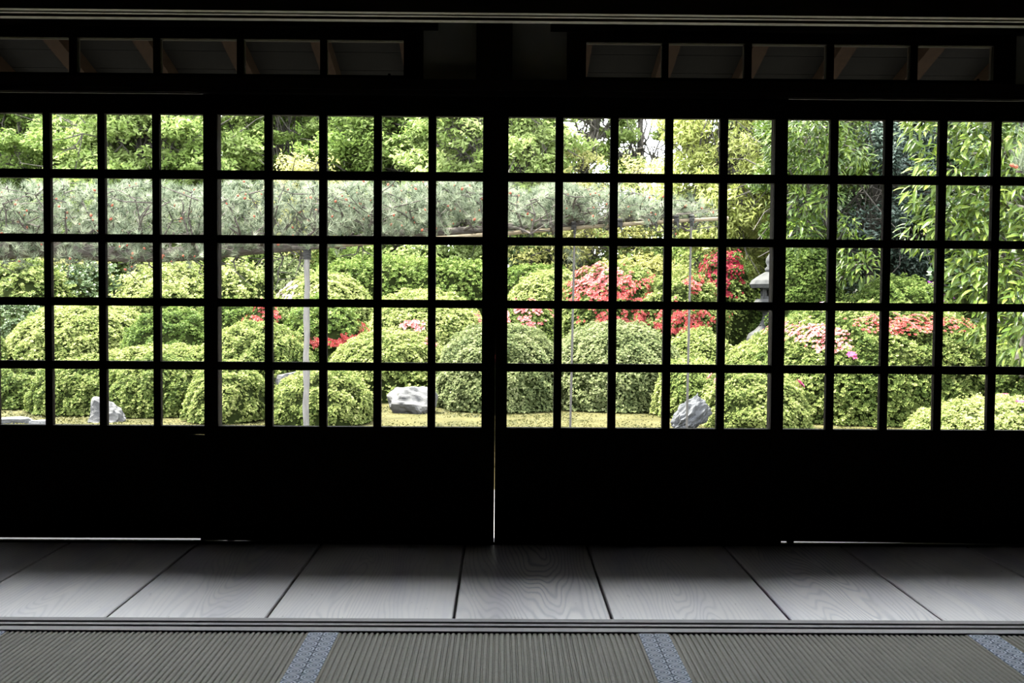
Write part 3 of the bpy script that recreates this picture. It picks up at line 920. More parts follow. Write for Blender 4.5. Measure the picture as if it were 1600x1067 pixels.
shrub('leafy_shrub', 'golden-leaved bush along the top of the red azalea bank', 'shrub', 1000, 404, 90, 22.6, 'gold', 0.9, group=GB, tint=0.5, leaf=0.055, rough=0.14)
shrub('leafy_shrub', 'mid green bush filling behind the crimson azalea', 'shrub', 1120, 350, 85, 25.0, 'green', 1.2, group=GB, tint=0.7, leaf=0.08, rough=0.25)
shrub('leafy_shrub', 'shaded green bush behind the pine on the far left', 'shrub', 60, 330, 150, 29.0, 'green', 1.4, group=GB, tint=0.6, leaf=0.1, rough=0.3)
shrub('leafy_shrub', 'shaded green bush behind the thick part of the pine limb', 'shrub', 330, 330, 150, 30.0, 'maple', 1.4, group=GB, tint=0.4, leaf=0.1, rough=0.3)


shrub('leafy_shrub', 'tall dark evergreen mass in the hollow behind the feathery mound', 'shrub', 1420, 130, 190, 23.5, 'deep', 1.5, 3.0, group=GB, tint=0.3, leaf=0.16, rough=0.4)
shrub('leafy_shrub', 'tall green mass behind the sunlit yellow-green evergreen', 'shrub', 1170, 150, 95, 26.5, 'green', 1.3, 3.0, group=GB, tint=0.5, leaf=0.16, rough=0.4)
shrub('leafy_shrub', 'tall dark evergreen mass at the right edge behind the long leaves', 'shrub', 1640, 120, 150, 17.5, 'deep', 1.0, 3.0, group=GB, tint=0.3, leaf=0.13, rough=0.3)


# ------------------------------------------------------------------ rocks
def rock(name, label, cx, y0, y1, hw, Y, mat, seed, sub=4, flat=1.0, lean=0.0, base=None, cut=9.0, crag=1.0):
    import bmesh
    r = hw * Y / F
    top = at(cx, y0, Y)
    X = top[0]
    zb = ground_z(X, Y) if base is None else base
    h = top[2] - zb
    bm = bmesh.new()
    bmesh.ops.create_icosphere(bm, subdivisions=sub, radius=1)
    V = np.array([v.co[:] for v in bm.verts])
    rr = np.random.default_rng(seed)
    s = np.ones(len(V)) * 9
    for k in range(22):                      # cut by random planes: a broken stone, not a ball
        d = unit(rr.normal(size=3))
        dd = V @ d
        s = np.minimum(s, np.where(dd > 0.05, rr.uniform(0.66, 1.0) / np.maximum(dd, 0.05), 9))
    s = np.minimum(s, 1.12)
    s *= 1 + crag * (0.075 * waves(V, 0.7, seed) - 0.09 * np.abs(waves(V, 1.3, seed + 1)) + 0.022 * waves(V, 3.4, seed + 2))
    V = V * s[:, None]
    V[:, 2] = np.where(V[:, 2] > 0, V[:, 2], V[:, 2] * 0.6)
    V[:, 2] = np.minimum(V[:, 2], cut + 0.06 * V[:, 0])
    zmin, zmax = V[:, 2].min() * 0.55, V[:, 2].max()
    V[:, 2] = (np.maximum(V[:, 2], zmin) - zmin) / (zmax - zmin)
    V[:, 0] *= r / np.abs(V[:, 0]).max()
    V[:, 1] *= 0.75 * r / np.abs(V[:, 1]).max() * flat
    V[:, 0] += lean * r * (V[:, 2] - 0.5)
    V[:, 2] = V[:, 2] * (h + 0.05) - 0.05
    for v, co in zip(bm.verts, V):
        v.co = co
    me = bpy.data.meshes.new(name)
    bm.to_mesh(me)
    bm.free()
    me.materials.append(M[mat])
    o = bpy.data.objects.new(name, me)
    COL.objects.link(o)
    o.location = (float(X), float(Y), float(zb))
    return tag(o, label, 'rock')


rock('garden_rock', 'small jagged white rock at the foot of the left shrubs', 167, 619, 660, 31, 13.3, 'stone_white', 3, 5, crag=1.0)
rock('garden_rock', 'large angular white rock on the moss near the middle', 647, 603, 645, 43, 14.55, 'stone_white', 8, 5, crag=0.7)
rock('garden_rock', 'blue-grey craggy rock leaning right between two azaleas', 1084, 613, 672, 31, 12.8, 'stone_grey', 12, 5, lean=1.3, crag=1.8)
rock('flat_stone', 'flat-topped pale stone between two rounded azaleas left of the pole', 455, 577, 590, 34, 15.2, 'stone_white', 21, flat=0.9, cut=0.3)
for (px, py, hw, sd, lb) in ((14, 660, 44, 31, 'grey paving stone in the lower left corner of the windows'),
                             (64, 663, 20, 33, 'smaller paving stone right of the corner one')):
    Yd = 1.56 * F / (py - 468 + 4)
    rock('paving_stone', lb, px, py - 8.0, py, hw, Yd, 'stone_grey', sd, 3, 0.8, cut=0.25, crag=0.5)


# ------------------------------------------------------------------ stone lantern
lx, ly = at(1204, 480, 19.2)[0], 19.2
k = ly / F
zof = lambda py: at(1204, py, ly)[2]
zg = ground_z(lx, ly)
lan = empty('stone_lantern', (lx, ly, zg), 'grey stone lantern with wide cap half hidden by a door stile', 'lantern')
MB().lathe([(0.44, zg - 0.05), (0.44, zof(529)), (0.40, zof(522)), (0.29, zof(516)), (0.2, zof(508))], (lx, ly), 6).build('base', M['lantern_stone'], lan)
MB().lathe([(0.20, zof(508)), (0.155, zof(500)), (0.135, zof(492)), (0.16, zof(487))], (lx, ly), 14).build('shaft', M['lantern_stone'], lan)
MB().lathe([(0.18, zof(487)), (0.36, zof(483)), (0.38, zof(476)), (0.30, zof(471)), (0.26, zof(467))], (lx, ly), 6).build('platform', M['lantern_stone'], lan)
fb = empty('firebox', (0, 0, 0))
fb.parent = lan
z0, z1 = zof(467), zof(449)
for q in range(6):                                   # six posts leave the light openings free
    a0 = math.pi / 3 * (q + 0.5)
    x, y = lx + 0.15 * math.cos(a0), ly + 0.15 * math.sin(a0)
    o = MB().box(x - 0.032, x + 0.032, y - 0.032, y + 0.032, z0, z1).build('firebox_post', M['lantern_stone'], lan)
    o.parent = fb
MB_ = MB().lathe([(0.185, z0), (0.185, z0 + 0.05)], (lx, ly), 6).build('firebox_sill', M['lantern_stone'], lan)
MB_.parent = fb
MB_ = MB().lathe([(0.185, z1 - 0.04), (0.185, z1)], (lx, ly), 6).build('firebox_head', M['lantern_stone'], lan)
MB_.parent = fb
MB().lathe([(0.20, z1), (0.36, zof(450)), (0.40, zof(444)), (0.36, zof(438)), (0.22, zof(430)), (0.11, zof(425))], (lx, ly), 6).build('cap', M['lantern_stone'], lan)
MB().lathe([(0.10, zof(425)), (0.115, zof(420)), (0.07, zof(416)), (0.10, zof(410)), (0.095, zof(404)), (0.05, zof(398)), (0.01, zof(392))], (lx, ly), 14).build('finial', M['lantern_stone'], lan, smooth=True)


# ------------------------------------------------------------------ trees
def wiggle(a, b, n, amp, rng=RNG):
    a, b = np.array(a, float), np.array(b, float)
    ts = np.linspace(0, 1, n)
    pts = a + (b - a) * ts[:, None]
    off = rng.normal(size=(n, 3)) * amp
    off[0] = 0
    off[-1] = 0
    return pts + off


def tree(name, label, px, Y, ztop, zlow, rx, ry, mat, nclump, nleaf, leaf, trunk_r, group=None, cat='tree', flat=0.45, tint=0.5, droop=0.1,
         asp=0.6, clump_r=(0.5, 0.95), open_mid=0.0, seed=1, spread=0.6, forks=None, bare=0, shell=0.55, wood=None):
    rng = np.random.default_rng(seed)
    X = at(px, 300, Y)[0]
    zg = ground_z(X, Y)
    root = empty(name, (X, Y, zg), label, cat, group)
    c = np.array([X, Y, (ztop + zlow) / 2])
    R = np.array([rx, ry, (ztop - zlow) / 2])
    cen = []
    while len(cen) < nclump:
        d = unit(rng.normal(size=3))
        if d[1] > 0.35 and rng.uniform() < 0.5:
            continue
        cen.append(c + d * R * rng.uniform(shell, 1.0))
    cen = np.array(cen)
    # wood
    mb = MB()
    hub = np.array([X, Y, zlow + 0.15 * (ztop - zlow)])
    leader = np.array([X + rng.normal() * 0.2, Y, zlow + 0.62 * (ztop - zlow)])
    tp = wiggle((X, Y, zg - 0.1), hub, 5, 0.06, rng)
    mb.tube(tp, np.linspace(trunk_r * 1.15, trunk_r * 0.85, 5), 9, 0.06)
    tp2 = wiggle(hub, leader, 6, 0.10, rng)
    mb.tube(tp2, np.linspace(trunk_r * 0.85, trunk_r * 0.35, 6), 8, 0.05)
    mb.build('trunk', wood or M['bark'], root, smooth=True)
    for cc in cen:
        s = tp2[min(5, int(rng.uniform(0, 5.9)))]
        bp = wiggle(s, cc, 6, 0.16, rng)
        bp[1:5, 2] += np.array([0.05, 0.12, 0.16, 0.10]) * np.linalg.norm(cc - s) * 0.35
        bmesh_ = MB().tube(bp, np.linspace(trunk_r * 0.17, 0.010, 6), 5)
        for q in range(3):
            st = bp[3 + q % 2]
            bmesh_.tube(wiggle(st, cc + rng.normal(size=3) * 0.45, 4, 0.05, rng), [0.022, 0.016, 0.011, 0.006], 4)
        bmesh_.build('branch', wood or M['bark'], root)
    # leaves
    nleaf, leaf = int(nleaf * 1.5), leaf * 0.89
    per = max(nleaf // max(nclump - bare, 1), 10)
    P, Nn = [], []
    for i, cc in enumerate(cen[bare:]):
        rad = rng.uniform(*clump_r)
        d = unit(rng.normal(size=(per, 3))) * (rng.uniform(0, 1, (per, 1)) ** 0.45)
        p = cc + d * np.array([rad, rad, rad * flat])
        p[:, 2] += 0.16 * rad * waves(p, 1.4, seed + 3)
        P.append(p)
        Nn.append(unit(d * 0.35 + np.array([0, -0.25, 0.75])))
    P, Nn = np.concatenate(P), np.concatenate(Nn)
    tn = tint + 0.17 * rng.normal(size=len(P)) + 0.12 * waves(P, 0.5, seed)
    array_mesh('foliage', leaf_tris(P, Nn, leaf, leaf * asp, spread, droop), 3, tn, M['leaf_' + mat], root)
    return root


GT = 'tall trees behind the garden'
T = 'maple_tree'
tree(T, 'broad light green tree at the far left behind the pine', 20, 31, 8.6, 0.9, 3.6, 2.2, 'maple', 90, 34500, 0.175, 0.20, GT, seed=2, shell=0.3, tint=0.42)
tree(T, 'light green tree with a dark crooked branch left of the first stile', 215, 29, 8.6, 1.6, 3.2, 2.0, 'maple', 90, 36800, 0.170, 0.18, GT, seed=3, shell=0.3, tint=0.62)
tree(T, 'feathery green tree above the pale support pole', 440, 31, 8.8, 1.2, 3.4, 2.0, 'maple', 90, 39100, 0.155, 0.18, GT, seed=4, shell=0.3, tint=0.48, flat=0.32)
tree(T, 'dense green tree left of the meeting doors', 620, 30, 8.8, 1.2, 3.0, 2.0, 'maple', 90, 39100, 0.155, 0.2, GT, seed=5, shell=0.3, tint=0.40)
tree(T, 'bright green tree with pale grey branches behind the meeting doors', 775, 27.5, 8.6, 2.0, 2.4, 1.6, 'maple', 64, 21000, 0.165, 0.14, GT, seed=6, tint=0.78)
tree(T, 'smaller sunlit green tree just right of the meeting doors', 832, 26.2, 6.6, 2.2, 1.15, 0.9, 'maple', 40, 9000, 0.14, 0.09, GT, seed=7, tint=0.8, shell=0.3, clump_r=(0.4, 0.7))
tree('bare_limbed_tree', 'open tree with forked dark limbs against the white sky', 912, 30, 9.2, 3.6, 2.0, 1.6, 'maple', 30, 6500, 0.16, 0.24, GT, seed=9, tint=0.6, bare=6, clump_r=(0.4, 0.7))
tree('bare_limbed_tree', 'slim grey tree with bare twigs against the white sky', 1000, 31, 9.0, 3.0, 1.9, 1.4, 'maple', 44, 7500, 0.14, 0.17, GT, seed=10, tint=0.66, bare=18, clump_r=(0.35, 0.6))
tree('small_maple', 'small golden-yellow maple above the pine left of the middle', 472, 27, 4.6, 1.6, 0.75, 0.6, 'gold', 14, 2600, 0.11, 0.07, GT, seed=12, tint=0.65)
tree('small_maple', 'golden-yellow young tree below the open sky gap', 930, 26, 4.55, 1.0, 1.9, 1.0, 'gold', 26, 6500, 0.11, 0.08, GT, seed=13, tint=0.62)
tree('small_maple', 'pale yellow-green young tree left of the bright hanging foliage', 1030, 26.5, 4.4, 0.9, 1.2, 1.0, 'maple', 20, 5000, 0.11, 0.08, GT, seed=14, tint=0.8)
for i, (px, Y, lb) in enumerate(((110, 40, 'dark green tree behind the gap of the two leftmost trees'), (330, 41, 'shaded tree behind the feathery green tree'),
                                 (545, 40, 'shaded tree behind the dense green tree'), (720, 41, 'shaded tree glimpsed behind the pale grey branches'),
                                 (-70, 39, 'shaded tree cut off by the left edge'))):
    tree('background_tree', lb, px, Y, 10.5, 0.6, 4.2, 2.0, 'maple', 70, 16000, 0.34, 0.25, GT, seed=30 + i, tint=0.3, clump_r=(0.8, 1.3))
tree('background_tree', 'hazy far tree filling the low part of the sky gap', 945, 44, 5.2, 0.6, 5.0, 2.0, 'maple', 40, 9000, 0.26, 0.22, GT, seed=41, tint=0.7, clump_r=(0.8, 1.2))

# right hand evergreens
GR = 'evergreen trees at the right of the garden'
tree('evergreen_tree', 'sunlit yellow-green evergreen left of the right-hand door stile', 1135, 22, 6.6, 0.8, 1.55, 1.2, 'lime', 60, 21000, 0.15, 0.10, GR, seed=51, tint=0.85, asp=0.34, droop=0.5, flat=0.7, clump_r=(0.4, 0.7))
tree('evergreen_tree', 'mid green evergreen directly right of the door stile', 1262, 19.5, 5.8, 1.2, 0.95, 0.9, 'laurel', 34, 7500, 0.135, 0.10, GR, seed=52, tint=0.40, asp=0.34, droop=0.5, flat=0.7, clump_r=(0.3, 0.55))
tree('camellia_tree', 'dark blue-green glossy tree between the two bright evergreens', 1362, 20.0, 6.0, 0.7, 1.35, 0.9, 'blue', 50, 17000, 0.10, 0.10, GR, seed=53, tint=0.45, asp=0.5, flat=0.8, clump_r=(0.35, 0.6))
tree('evergreen_tree', 'shaded evergreen deep behind the right-hand foliage', 1500, 21, 7.0, 0.2, 2.6, 1.2, 'deep', 80, 20000, 0.2, 0.14, GR, seed=54, tint=0.4, asp=0.45, flat=0.8, clump_r=(0.5, 0.8))
tree('evergreen_tree', 'shaded evergreen behind the dark blue-green tree', 1290, 25, 7.4, 0.2, 2.6, 1.2, 'deep', 80, 18000, 0.22, 0.14, GR, seed=55, tint=0.45, asp=0.45, flat=0.8, clump_r=(0.5, 0.8))


def long_leaf():
    """a folded, curving lance-shaped leaf along +x, about 1 long"""
    xs = [0, 0.22, 0.5, 0.78, 1.0]
    ws = [0.015, 0.095, 0.118, 0.078, 0.0]
    v, f = [], []
    for x, wd in zip(xs, ws):
        z = -0.34 * x * x
        v += [(x, -wd, z + wd * 0.35), (x, 0, z), (x, wd, z + wd * 0.35)]
    for i in range(4):
        a = i * 3
        f += [(a, a + 1, a + 4, a + 3), (a + 1, a + 2, a + 5, a + 4)]
    return v, f


LV, LF = long_leaf()
LVa = np.array(LV)


def leaf_frames(P, outd):
    n = len(P)
    t = unit(outd + RNG.normal(size=(n, 3)) * 0.45 + np.array([0, -0.25, -0.25]))
    up = unit(np.array([0, -0.35, 1.0]) + RNG.normal(size=(n, 3)) * 0.35)
    b = unit(np.cross(up, t))
    nn = np.cross(t, b)
    return t, b, nn


def big_leaf_tree(name, label, group, base_xy, sprays, mat, nrest, nown, size, seed, tint=0.5):
    """tree whose big hanging leaves can be told apart: the nearest are objects of their own, the rest one mesh"""
    rng = np.random.default_rng(seed)
    X, Y = base_xy
    zg = ground_z(X, Y)
    root = empty(name, (X, Y, zg), label, 'tree', group)
    top = max(s[2] for s in sprays)
    tp = wiggle((X, Y, zg - 0.1), (X + 0.1, Y + 0.1, top), 7, 0.06, rng)
    MB().tube(tp, np.linspace(0.13, 0.05, 7), 9, 0.05).build('trunk', M['bark'], root, smooth=True)
    P, O = [], []
    wsum = sum(s[3] ** 2 for s in sprays)
    for s in sprays:
        cc, r = np.array(s[:3]), s[3]
        a = tp[int(np.argmin(np.abs(tp[:, 2] - (cc[2] - 0.3))))]
        MB().tube(wiggle(a, cc, 5, 0.06, rng), [0.035, 0.03, 0.024, 0.016, 0.008], 6).build('branch', M['bark'], root)
        n = int((nrest + nown) * r * r / wsum) + 2
        d = unit(rng.normal(size=(n, 3))) * rng.uniform(0.25, 1, (n, 1)) ** 0.5
        d[:, 1] = np.where((d[:, 1] > 0.2) & (rng.uniform(0, 1, n) < 0.5), -d[:, 1], d[:, 1])
        P.append(cc + d * r * np.array([1, 0.8, 0.9]))
        O.append(unit(d * np.array([1, 1, 0.5]) + np.array([-0.35, 0, 0])))
    P, O = np.concatenate(P), np.concatenate(O)
    t, b, nn = leaf_frames(P, O)
    sz = size * rng.uniform(0.7, 1.25, len(P))
    order = np.argsort(P[:, 1] + rng.normal(size=len(P)) * 0.12)
    inframe = np.abs(P[:, 0] / P[:, 1]) < 0.50
    order = np.concatenate([order[inframe[order]], order[~inframe[order]]])
    own, rest = order[:nown], order[nown:]
    V = (P[rest, None] + sz[rest, None, None] * (LVa[None, :, 0:1] * t[rest, None] + LVa[None, :, 1:2] * b[rest, None] + LVa[None, :, 2:3] * nn[rest, None]))
    Q = V[:, np.array(LF).ravel()].reshape(-1, 3)
    tn = np.repeat(tint + 0.2 * rng.normal(size=len(rest)), len(LF))
    array_mesh('foliage', Q, 4, tn, M['leaf_' + mat], root)
    meshes = []
    for q in range(7):
        me = bpy.data.meshes.new('leaf')
        me.from_pydata(LV, [], LF)
        a = me.attributes.new('tint', 'FLOAT', 'FACE')
        a.data.foreach_set('value', np.full(len(LF), np.clip(tint - 0.3 + 0.12 * q, 0, 1), np.float32))
        me.materials.append(M['leaf_' + mat])
        meshes.append(me)
    for i in own:
        o = bpy.data.objects.new('leaf', meshes[int(rng.integers(7))])
        COL.objects.link(o)
        mm = Matrix.Identity(4)
        for r_ in range(3):
            mm[r_][0], mm[r_][1], mm[r_][2] = t[i][r_] * sz[i], b[i][r_] * sz[i], nn[i][r_] * sz[i]
            mm[r_][3] = P[i][r_] - root.location[r_]
        o.parent = root
        o.matrix_local = mm
    return root


def spray_list(rows):
    return [tuple(at(px, py, Y)) + (r,) for px, py, Y, r in rows]


rows = [(1450, 205, 13.0, 0.34), (1470, 262, 12.8, 0.34), (1445, 300, 13.0, 0.30), (1470, 335, 12.8, 0.32), (1440, 365, 13.0, 0.26), (1500, 380, 12.8, 0.36),
        (1525, 215, 12.8, 0.40), (1540, 290, 12.7, 0.40), (1540, 350, 12.7, 0.40), (1530, 420, 12.6, 0.40), (1560, 450, 12.4, 0.40), (1500, 440, 12.8, 0.22),
        (1590, 240, 12.6, 0.42), (1600, 320, 12.5, 0.42), (1600, 400, 12.4, 0.42), (1595, 480, 12.2, 0.40), (1545, 500, 12.4, 0.30), (1590, 535, 12.1, 0.34),
        (1500, 170, 13.0, 0.42), (1580, 160, 12.8, 0.45), (1660, 250, 12.6, 0.5), (1660, 380, 12.4, 0.5), (1660, 500, 12.2, 0.45), (1440, 160, 13.1, 0.35), (1495, 320, 13.1, 0.3)]
big_leaf_tree('large_leaved_tree', 'bright evergreen with long drooping leaves along the right edge', GR, (at(1600, 400, 13.4)[0], 13.4), spray_list(rows), 'laurel', 3300, 290, 0.165, 61, 0.58)
rows = [(1262, 205, 17.5, 0.40), (1240, 262, 17.6, 0.40), (1285, 250, 17.4, 0.34), (1250, 320, 17.5, 0.36), (1245, 365, 17.4, 0.34), (1290, 310, 17.3, 0.24), (1330, 240, 17.4, 0.26),
        (1330, 390, 17.0, 0.26), (1345, 418, 16.9, 0.24), (1320, 425, 17.0, 0.18), (1325, 350, 17.2, 0.2), (1225, 220, 17.6, 0.4), (1290, 180, 17.5, 0.4), (1365, 395, 17.0, 0.16)]
big_leaf_tree('large_leaved_tree', 'evergreen hanging long leaves over the dark clipped column', GR, (at(1290, 400, 20.2)[0], 20.2), spray_list(rows), 'laurel', 1500, 200, 0.165, 62, 0.45)


# ------------------------------------------------------------------ the trained pine
def needles(T, A, n, length, width):
    """n needles fanning from each tuft point T along its axis A"""
    k = len(T)
    d = unit(np.repeat(A, n, 0) + RNG.normal(size=(k * n, 3)) * 0.55)
    p = np.repeat(T, n, 0) - d * 0.01
    s = unit(np.cross(d, RNG.normal(size=(k * n, 3))))
    ln = (length * RNG.uniform(0.7, 1.2, k * n))[:, None]
    V = np.empty((k * n, 3, 3))
    V[:, 0] = p - s * width / 2
    V[:, 1] = p + s * width / 2
    V[:, 2] = p + d * ln
    return V.reshape(-1, 3)


PY = 12.0
limb_px = [(-190, 520, 17), (-180, 440, 17), (-150, 408, 16), (-80, 398, 15), (0, 392, 14), (60, 386, 15), (110, 391, 14), (180, 398, 12), (260, 398, 11), (330, 393, 11),
           (390, 388, 10), (440, 386, 9), (500, 380, 8), (560, 374, 7.5), (620, 366, 7.5), (680, 363, 7), (740, 360, 6), (800, 353, 5.5), (870, 351, 4.6), (940, 347, 3.8), (1000, 341, 3), (1060, 333, 2.2)]
lp = [at(px, py, PY + 0.12 * math.sin(px * 0.013)) for px, py, _ in limb_px]
lr = [r * PY / F for _, _, r in limb_px]
g0 = np.array([lp[0][0] - 0.1, PY, ground_z(0, PY) - 0.05])
pine = empty('pine_tree', (g0[0], g0[1], -0.6), 'old pine trained sideways along props, grey-green needles and red buds', 'tree')
MB().tube([g0, (g0[0] - 0.05, PY, 0.0)] + lp, [0.2, 0.16] + lr, 10, 0.10).build('trunk', M['pine_bark'], pine, smooth=True)
LP = np.array(lp[2:])


def limb_at(x):
    i = np.clip(np.searchsorted(LP[:, 0], x) - 1, 0, len(LP) - 2)
    tt = (x - LP[i, 0]) / (LP[i + 1, 0] - LP[i, 0])
    return LP[i] + (LP[i + 1] - LP[i]) * np.clip(tt, 0, 1)


rng = np.random.default_rng(77)
T_, A_ = [], []
xs = np.linspace(LP[0, 0] + 0.1, at(1075, 340, PY)[0], 120)
for bi, x in enumerate(xs):
    a = limb_at(x)
    px = x / PY * F + 784
    # crest of the foliage band in the photograph, and how deep it hangs
    crest = np.interp(px, [-200, 0, 350, 680, 760, 860, 960, 1050, 1110], [284, 284, 284, 282, 284, 286, 290, 316, 326])
    ztop = at(px, crest + rng.uniform(8, 26), PY)[2]
    side = rng.uniform(-0.75, 0.75)
    end = np.array([x + rng.normal() * 0.25 + 0.15, PY + side, ztop - rng.uniform(0, 0.05) - 0.18 * abs(side)])
    mid = a + (end - a) * 0.5 + rng.normal(size=3) * 0.07 + np.array([0.05, side * 0.15, -0.10])
    q1 = a + (mid - a) * 0.5 + rng.normal(size=3) * 0.04
    q2 = mid + (end - mid) * 0.5 + rng.normal(size=3) * 0.05
    path = [a, q1, mid, q2, end]
    mb = MB().tube(path, [0.020, 0.016, 0.012, 0.009, 0.005], 6)
    for s_ in range(5):
        st = path[1 + s_ % 4] + 0
        e2 = st + np.array([rng.normal() * 0.28, rng.normal() * 0.25, abs(rng.normal()) * 0.16 + 0.05])
        e2[2] = min(e2[2], ztop)
        m2 = (st + e2) / 2 + rng.normal(size=3) * 0.04
        mb.tube([st, m2, e2], [0.009, 0.007, 0.004], 5)
        for w_ in (0.45, 0.7, 1.0):
            T_.append(st + (e2 - st) * w_ + rng.normal(size=3) * 0.035)
            A_.append(unit(np.array([rng.normal() * 0.6, rng.normal() * 0.6, 0.75 + rng.uniform(0, 0.4)])))
    for w_ in (0.35, 0.5, 0.65, 0.8, 0.92, 1.0):
        T_.append(a + (end - a) * w_ + rng.normal(size=3) * 0.06)
        A_.append(unit(np.array([rng.normal() * 0.6, rng.normal() * 0.6 - 0.1, 0.8])))
    mb.build('branch', M['pine_bark'], pine)
# tufts filling the band and fringing the limb below
for _ in range(2300):
    px = rng.uniform(-150, 1095)
    lo = np.interp(px, [-150, 0, 160, 330, 420, 600, 800, 1000, 1095], [412, 410, 408, 398, 376, 362, 352, 342, 342])
    crest = np.interp(px, [-200, 0, 350, 680, 760, 860, 960, 1050, 1110], [291, 291, 290, 288, 290, 293, 300, 324, 332])
    if rng.uniform() < np.interp(px, [0, 700, 860, 1000, 1095], [0.0, 0.05, 0.35, 0.55, 0.72]):
        continue
    Yd = PY + rng.normal() * 0.36
    T_.append(at(px, crest + (lo - crest) * rng.uniform(0, 1) ** 1.15 + 6 * math.sin(px * 0.05 + 2 * math.sin(px * 0.013)), Yd))
    A_.append(unit(np.array([rng.normal() * 0.55, rng.normal() * 0.55 - 0.15, 0.8])))
for _ in range(240):                                    # tufts on the near side of the limb
    px = rng.uniform(-120, 700)
    T_.append(at(px, np.interp(px, [-120, 60, 260, 420, 560, 700], [396, 388, 396, 384, 372, 358]) + rng.uniform(-14, 12), PY - 0.28 + rng.normal() * 0.05))
    A_.append(unit(np.array([rng.normal() * 0.6, -0.35, 0.7])))
for _ in range(26):                                     # tufts hanging below the limb
    px, py = rng.uniform(-20, 330), rng.uniform(402, 424)
    T_.append(at(px, py, PY - 0.2))
    A_.append(unit(np.array([rng.normal() * 0.7, -0.3, 0.2])))
for px, py in ((893, 392), (888, 402), (900, 398), (895, 410), (885, 388), (903, 388)):
    T_.append(at(px, py, PY + 0.05))
    A_.append(unit(np.array([rng.normal() * 0.5, -0.3, -0.8])))
T_, A_ = np.array(T_), np.array(A_)
nd = 30
tn = np.repeat(0.52 + 0.20 * rng.normal(size=len(T_)), nd) + 0.14 * rng.normal(size=len(T_) * nd)
array_mesh('needles', needles(T_, A_, nd, 0.115, 0.0062), 3, tn, M['leaf_needle'], pine)
# bare dead twigs drooping under the limb
for px, py, ex, ey in ((205, 402, 196, 430), (232, 402, 245, 440), (296, 402, 318, 432), (348, 402, 335, 426), (360, 400, 392, 418), (372, 400, 366, 430), (436, 392, 430, 452),
                       (448, 390, 468, 408), (470, 392, 462, 430), (428, 392, 398, 420), (128, 402, 98, 418), (30, 400, -5, 416), (560, 380, 585, 402), (575, 378, 552, 400)):
    a, b = at(px, py, PY), at(ex, ey, PY + rng.uniform(-0.3, 0.1))
    p = wiggle(a, b, 5, 0.025, rng)
    mb = MB().tube(p, [0.012, 0.010, 0.008, 0.006, 0.004], 5)
    for q in range(3):
        mb.tube([p[1 + q], p[1 + q] + rng.normal(size=3) * np.array([0.12, 0.08, 0.06]) + np.array([0, 0, -0.05])], [0.006, 0.003], 4)
    mb.build('dead_twig', M['bark'], pine)
# reddish pollen buds
cm = MB().lathe([(0.004, 0), (0.014, 0.008), (0.017, 0.022), (0.012, 0.036), (0.002, 0.044)], (0, 0), 6)
me = bpy.data.meshes.new('pollen_bud')
me.from_pydata([tuple(map(float, v)) for v in cm.v], [], cm.f)
me.attributes.new('tint', 'FLOAT', 'FACE').data.foreach_set('value', np.linspace(0, 1, len(cm.f)).astype(np.float32))
me.materials.append(M['leaf_cone'])
front = np.where(T_[:, 1] < PY + 0.15)[0]
for i in rng.choice(front, 290, replace=False):
    o = bpy.data.objects.new('pollen_bud', me)
    COL.objects.link(o)
    o.parent = pine
    o.location = Vector(T_[i] + A_[i] * 0.02 + np.array([0, -0.06, 0])) - pine.location
    o.rotation_euler = Vector(A_[i]).to_track_quat('Z', 'Y').to_euler()
    s_ = float(rng.uniform(0.45, 0.95))
    o.scale = (s_, s_, s_)

# second pine at the right edge: one branch reaches into the picture
p2x = at(1690, 300, 8.6)[0]
pine2 = empty('pine_tree', (p2x, 8.6, -0.6), 'pine branch tip with a red-brown bud in the upper right corner', 'tree')
b0, b1 = np.array([p2x, 8.6, 1.9]), at(1588, 268, 8.4)
MB().tube([(p2x, 8.6, -0.65), (p2x + 0.05, 8.62, 0.6), (p2x, 8.6, 1.9), (p2x - 0.03, 8.6, 2.5)], [0.09, 0.075, 0.06, 0.03], 9).build('trunk', M['pine_bark'], pine2, smooth=True)
MB().tube([b0, (b0 + b1) / 2 + (0, 0, 0.05), b1], [0.025, 0.018, 0.009], 6).build('branch', M['pine_bark'], pine2)
T2 = np.array([at(px, py, 8.4) for px, py in ((1592, 262), (1598, 250), (1603, 240), (1598, 268), (1606, 258), (1612, 225), (1620, 250), (1615, 210), (1640, 235), (1650, 260))])
A2 = unit(np.array([(-0.25, -0.2, 0.9)] * len(T2)) + rng.normal(size=(len(T2), 3)) * 0.2)
array_mesh('needles', needles(T2, A2, 44, 0.17, 0.005), 3, 0.55 + 0.16 * rng.normal(size=len(T2) * 44), M['leaf_needle'], pine2)
for px, py in ((1584, 260), (1590, 262)):
    o = bpy.data.objects.new('pollen_bud', me)
    COL.objects.link(o)
    o.parent = pine2
    o.location = Vector(at(px, py, 8.32)) - pine2.location
    o.rotation_euler = (0.4, -1.2, 0)

# ------------------------------------------------------------------ props and poles
gz0 = -0.6


def px_at(px, py, dy=0.0):
    return at(px, py, PY + dy)


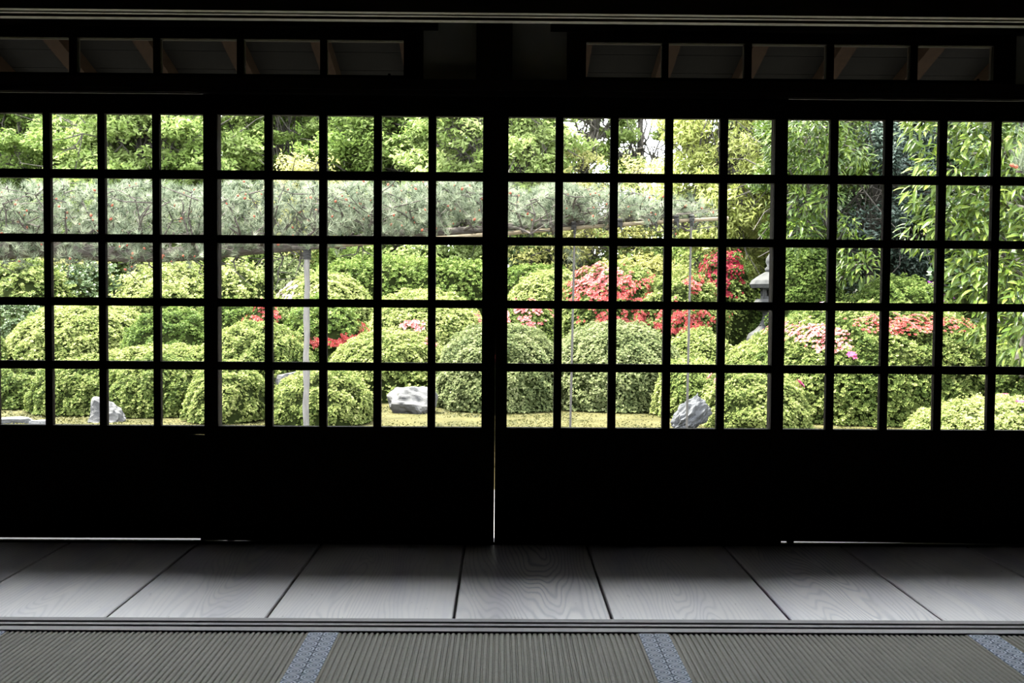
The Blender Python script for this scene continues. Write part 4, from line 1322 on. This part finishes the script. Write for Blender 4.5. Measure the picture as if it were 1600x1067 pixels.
pt = px_at(480, 392, -0.16)
pb = px_at(478, 668, -0.16)
pb = pb + (pb - pt) * ((pb[2] - gz0 + 0.03) / (pt[2] - pb[2]))
pp = empty('support_pole', pb, 'pale wooden pole with knobs propping the pine limb', 'pole')
pts = [pb + (pt - pb) * s for s in np.linspace(0, 1, 12)]
mb = MB()
mb.tube([p + np.array([0.006 * math.sin(i * 2.3), 0, 0]) for i, p in enumerate(pts)],
        [0.033, 0.032, 0.036, 0.031, 0.040, 0.032, 0.031, 0.037, 0.032, 0.031, 0.033, 0.031], 10)
mb.build('shaft', M['pole_pale'], pp, smooth=True)
mb = MB().tube([pt + np.array([-0.17, 0, 0.035]), pt + np.array([-0.05, 0, 0.03]), pt + np.array([0.14, 0, 0.045])], [0.022, 0.03, 0.022], 8)
mb.build('crosspiece', M['bark'], pp)
mb = MB()
for j in range(6):
    z = pt[2] - 0.085 + j * 0.02
    mb.lathe([(0.040, z - 0.009), (0.047, z), (0.040, z + 0.009)], (pt[0], pt[1]), 12)
mb.build('rope_binding', M['rope'], pp)

# long horizontal pole lashed under the branch
hx = [(505, 385), (600, 378), (700, 371), (800, 364), (900, 356), (1000, 349), (1060, 345), (1138, 341)]
hp = [px_at(a, b, -0.14) for a, b in hx]
hz = empty('horizontal_pole', hp[0], 'long tan pole lashed level under the thin end of the pine', 'pole')
MB().tube(hp, [0.024, 0.024, 0.023, 0.023, 0.022, 0.022, 0.021, 0.020], 9, 0.05).build('shaft', M['pole_tan'], hz, smooth=True)
for px, py in ((896, 354), (968, 350), (1022, 346), (1056, 344), (1080, 343)):
    c = px_at(px, py, -0.14)
    mb = MB()
    for j in range(4):
        mb.tube([c + np.array([j * 0.014 - 0.02, 0.045 * math.cos(q), 0.045 * math.sin(q) + 0.01]) for q in np.linspace(0, 6.283, 11)], 0.009, 5)
    mb.tube([c + np.array([0.01, -0.045, -0.02]), c + np.array([0.02, -0.05, -0.09])], [0.012, 0.006], 5)
    mb.build('rope_binding', M['rope'], hz)

for (xt, yt, xb, lb) in ((898, 358, 891, 'left of two thin dark bamboo props under the horizontal pole'), (1080, 346, 1073, 'right of two thin dark bamboo props, nearer the stone lantern')):
    a, b = px_at(xt, yt, -0.16), px_at(xb, 668, -0.16)
    b = b + (b - a) * ((b[2] - gz0 + 0.03) / (a[2] - b[2]))
    tp = empty('bamboo_prop', b, lb, 'pole', 'thin bamboo props under the pine')
    mb = MB().tube([b + (a - b) * s for s in np.linspace(0, 1, 9)], [0.014, 0.0125, 0.014, 0.0125, 0.014, 0.0125, 0.0135, 0.012, 0.012], 8)
    mb.build('shaft', M['pole_dark'], tp)
    mb = MB()
    for j in range(3):
        mb.lathe([(0.016, a[2] - 0.05 + j * 0.018), (0.022, a[2] - 0.042 + j * 0.018), (0.016, a[2] - 0.034 + j * 0.018)], (a[0], a[1]), 9)
    mb.build('rope_binding', M['rope'], tp)
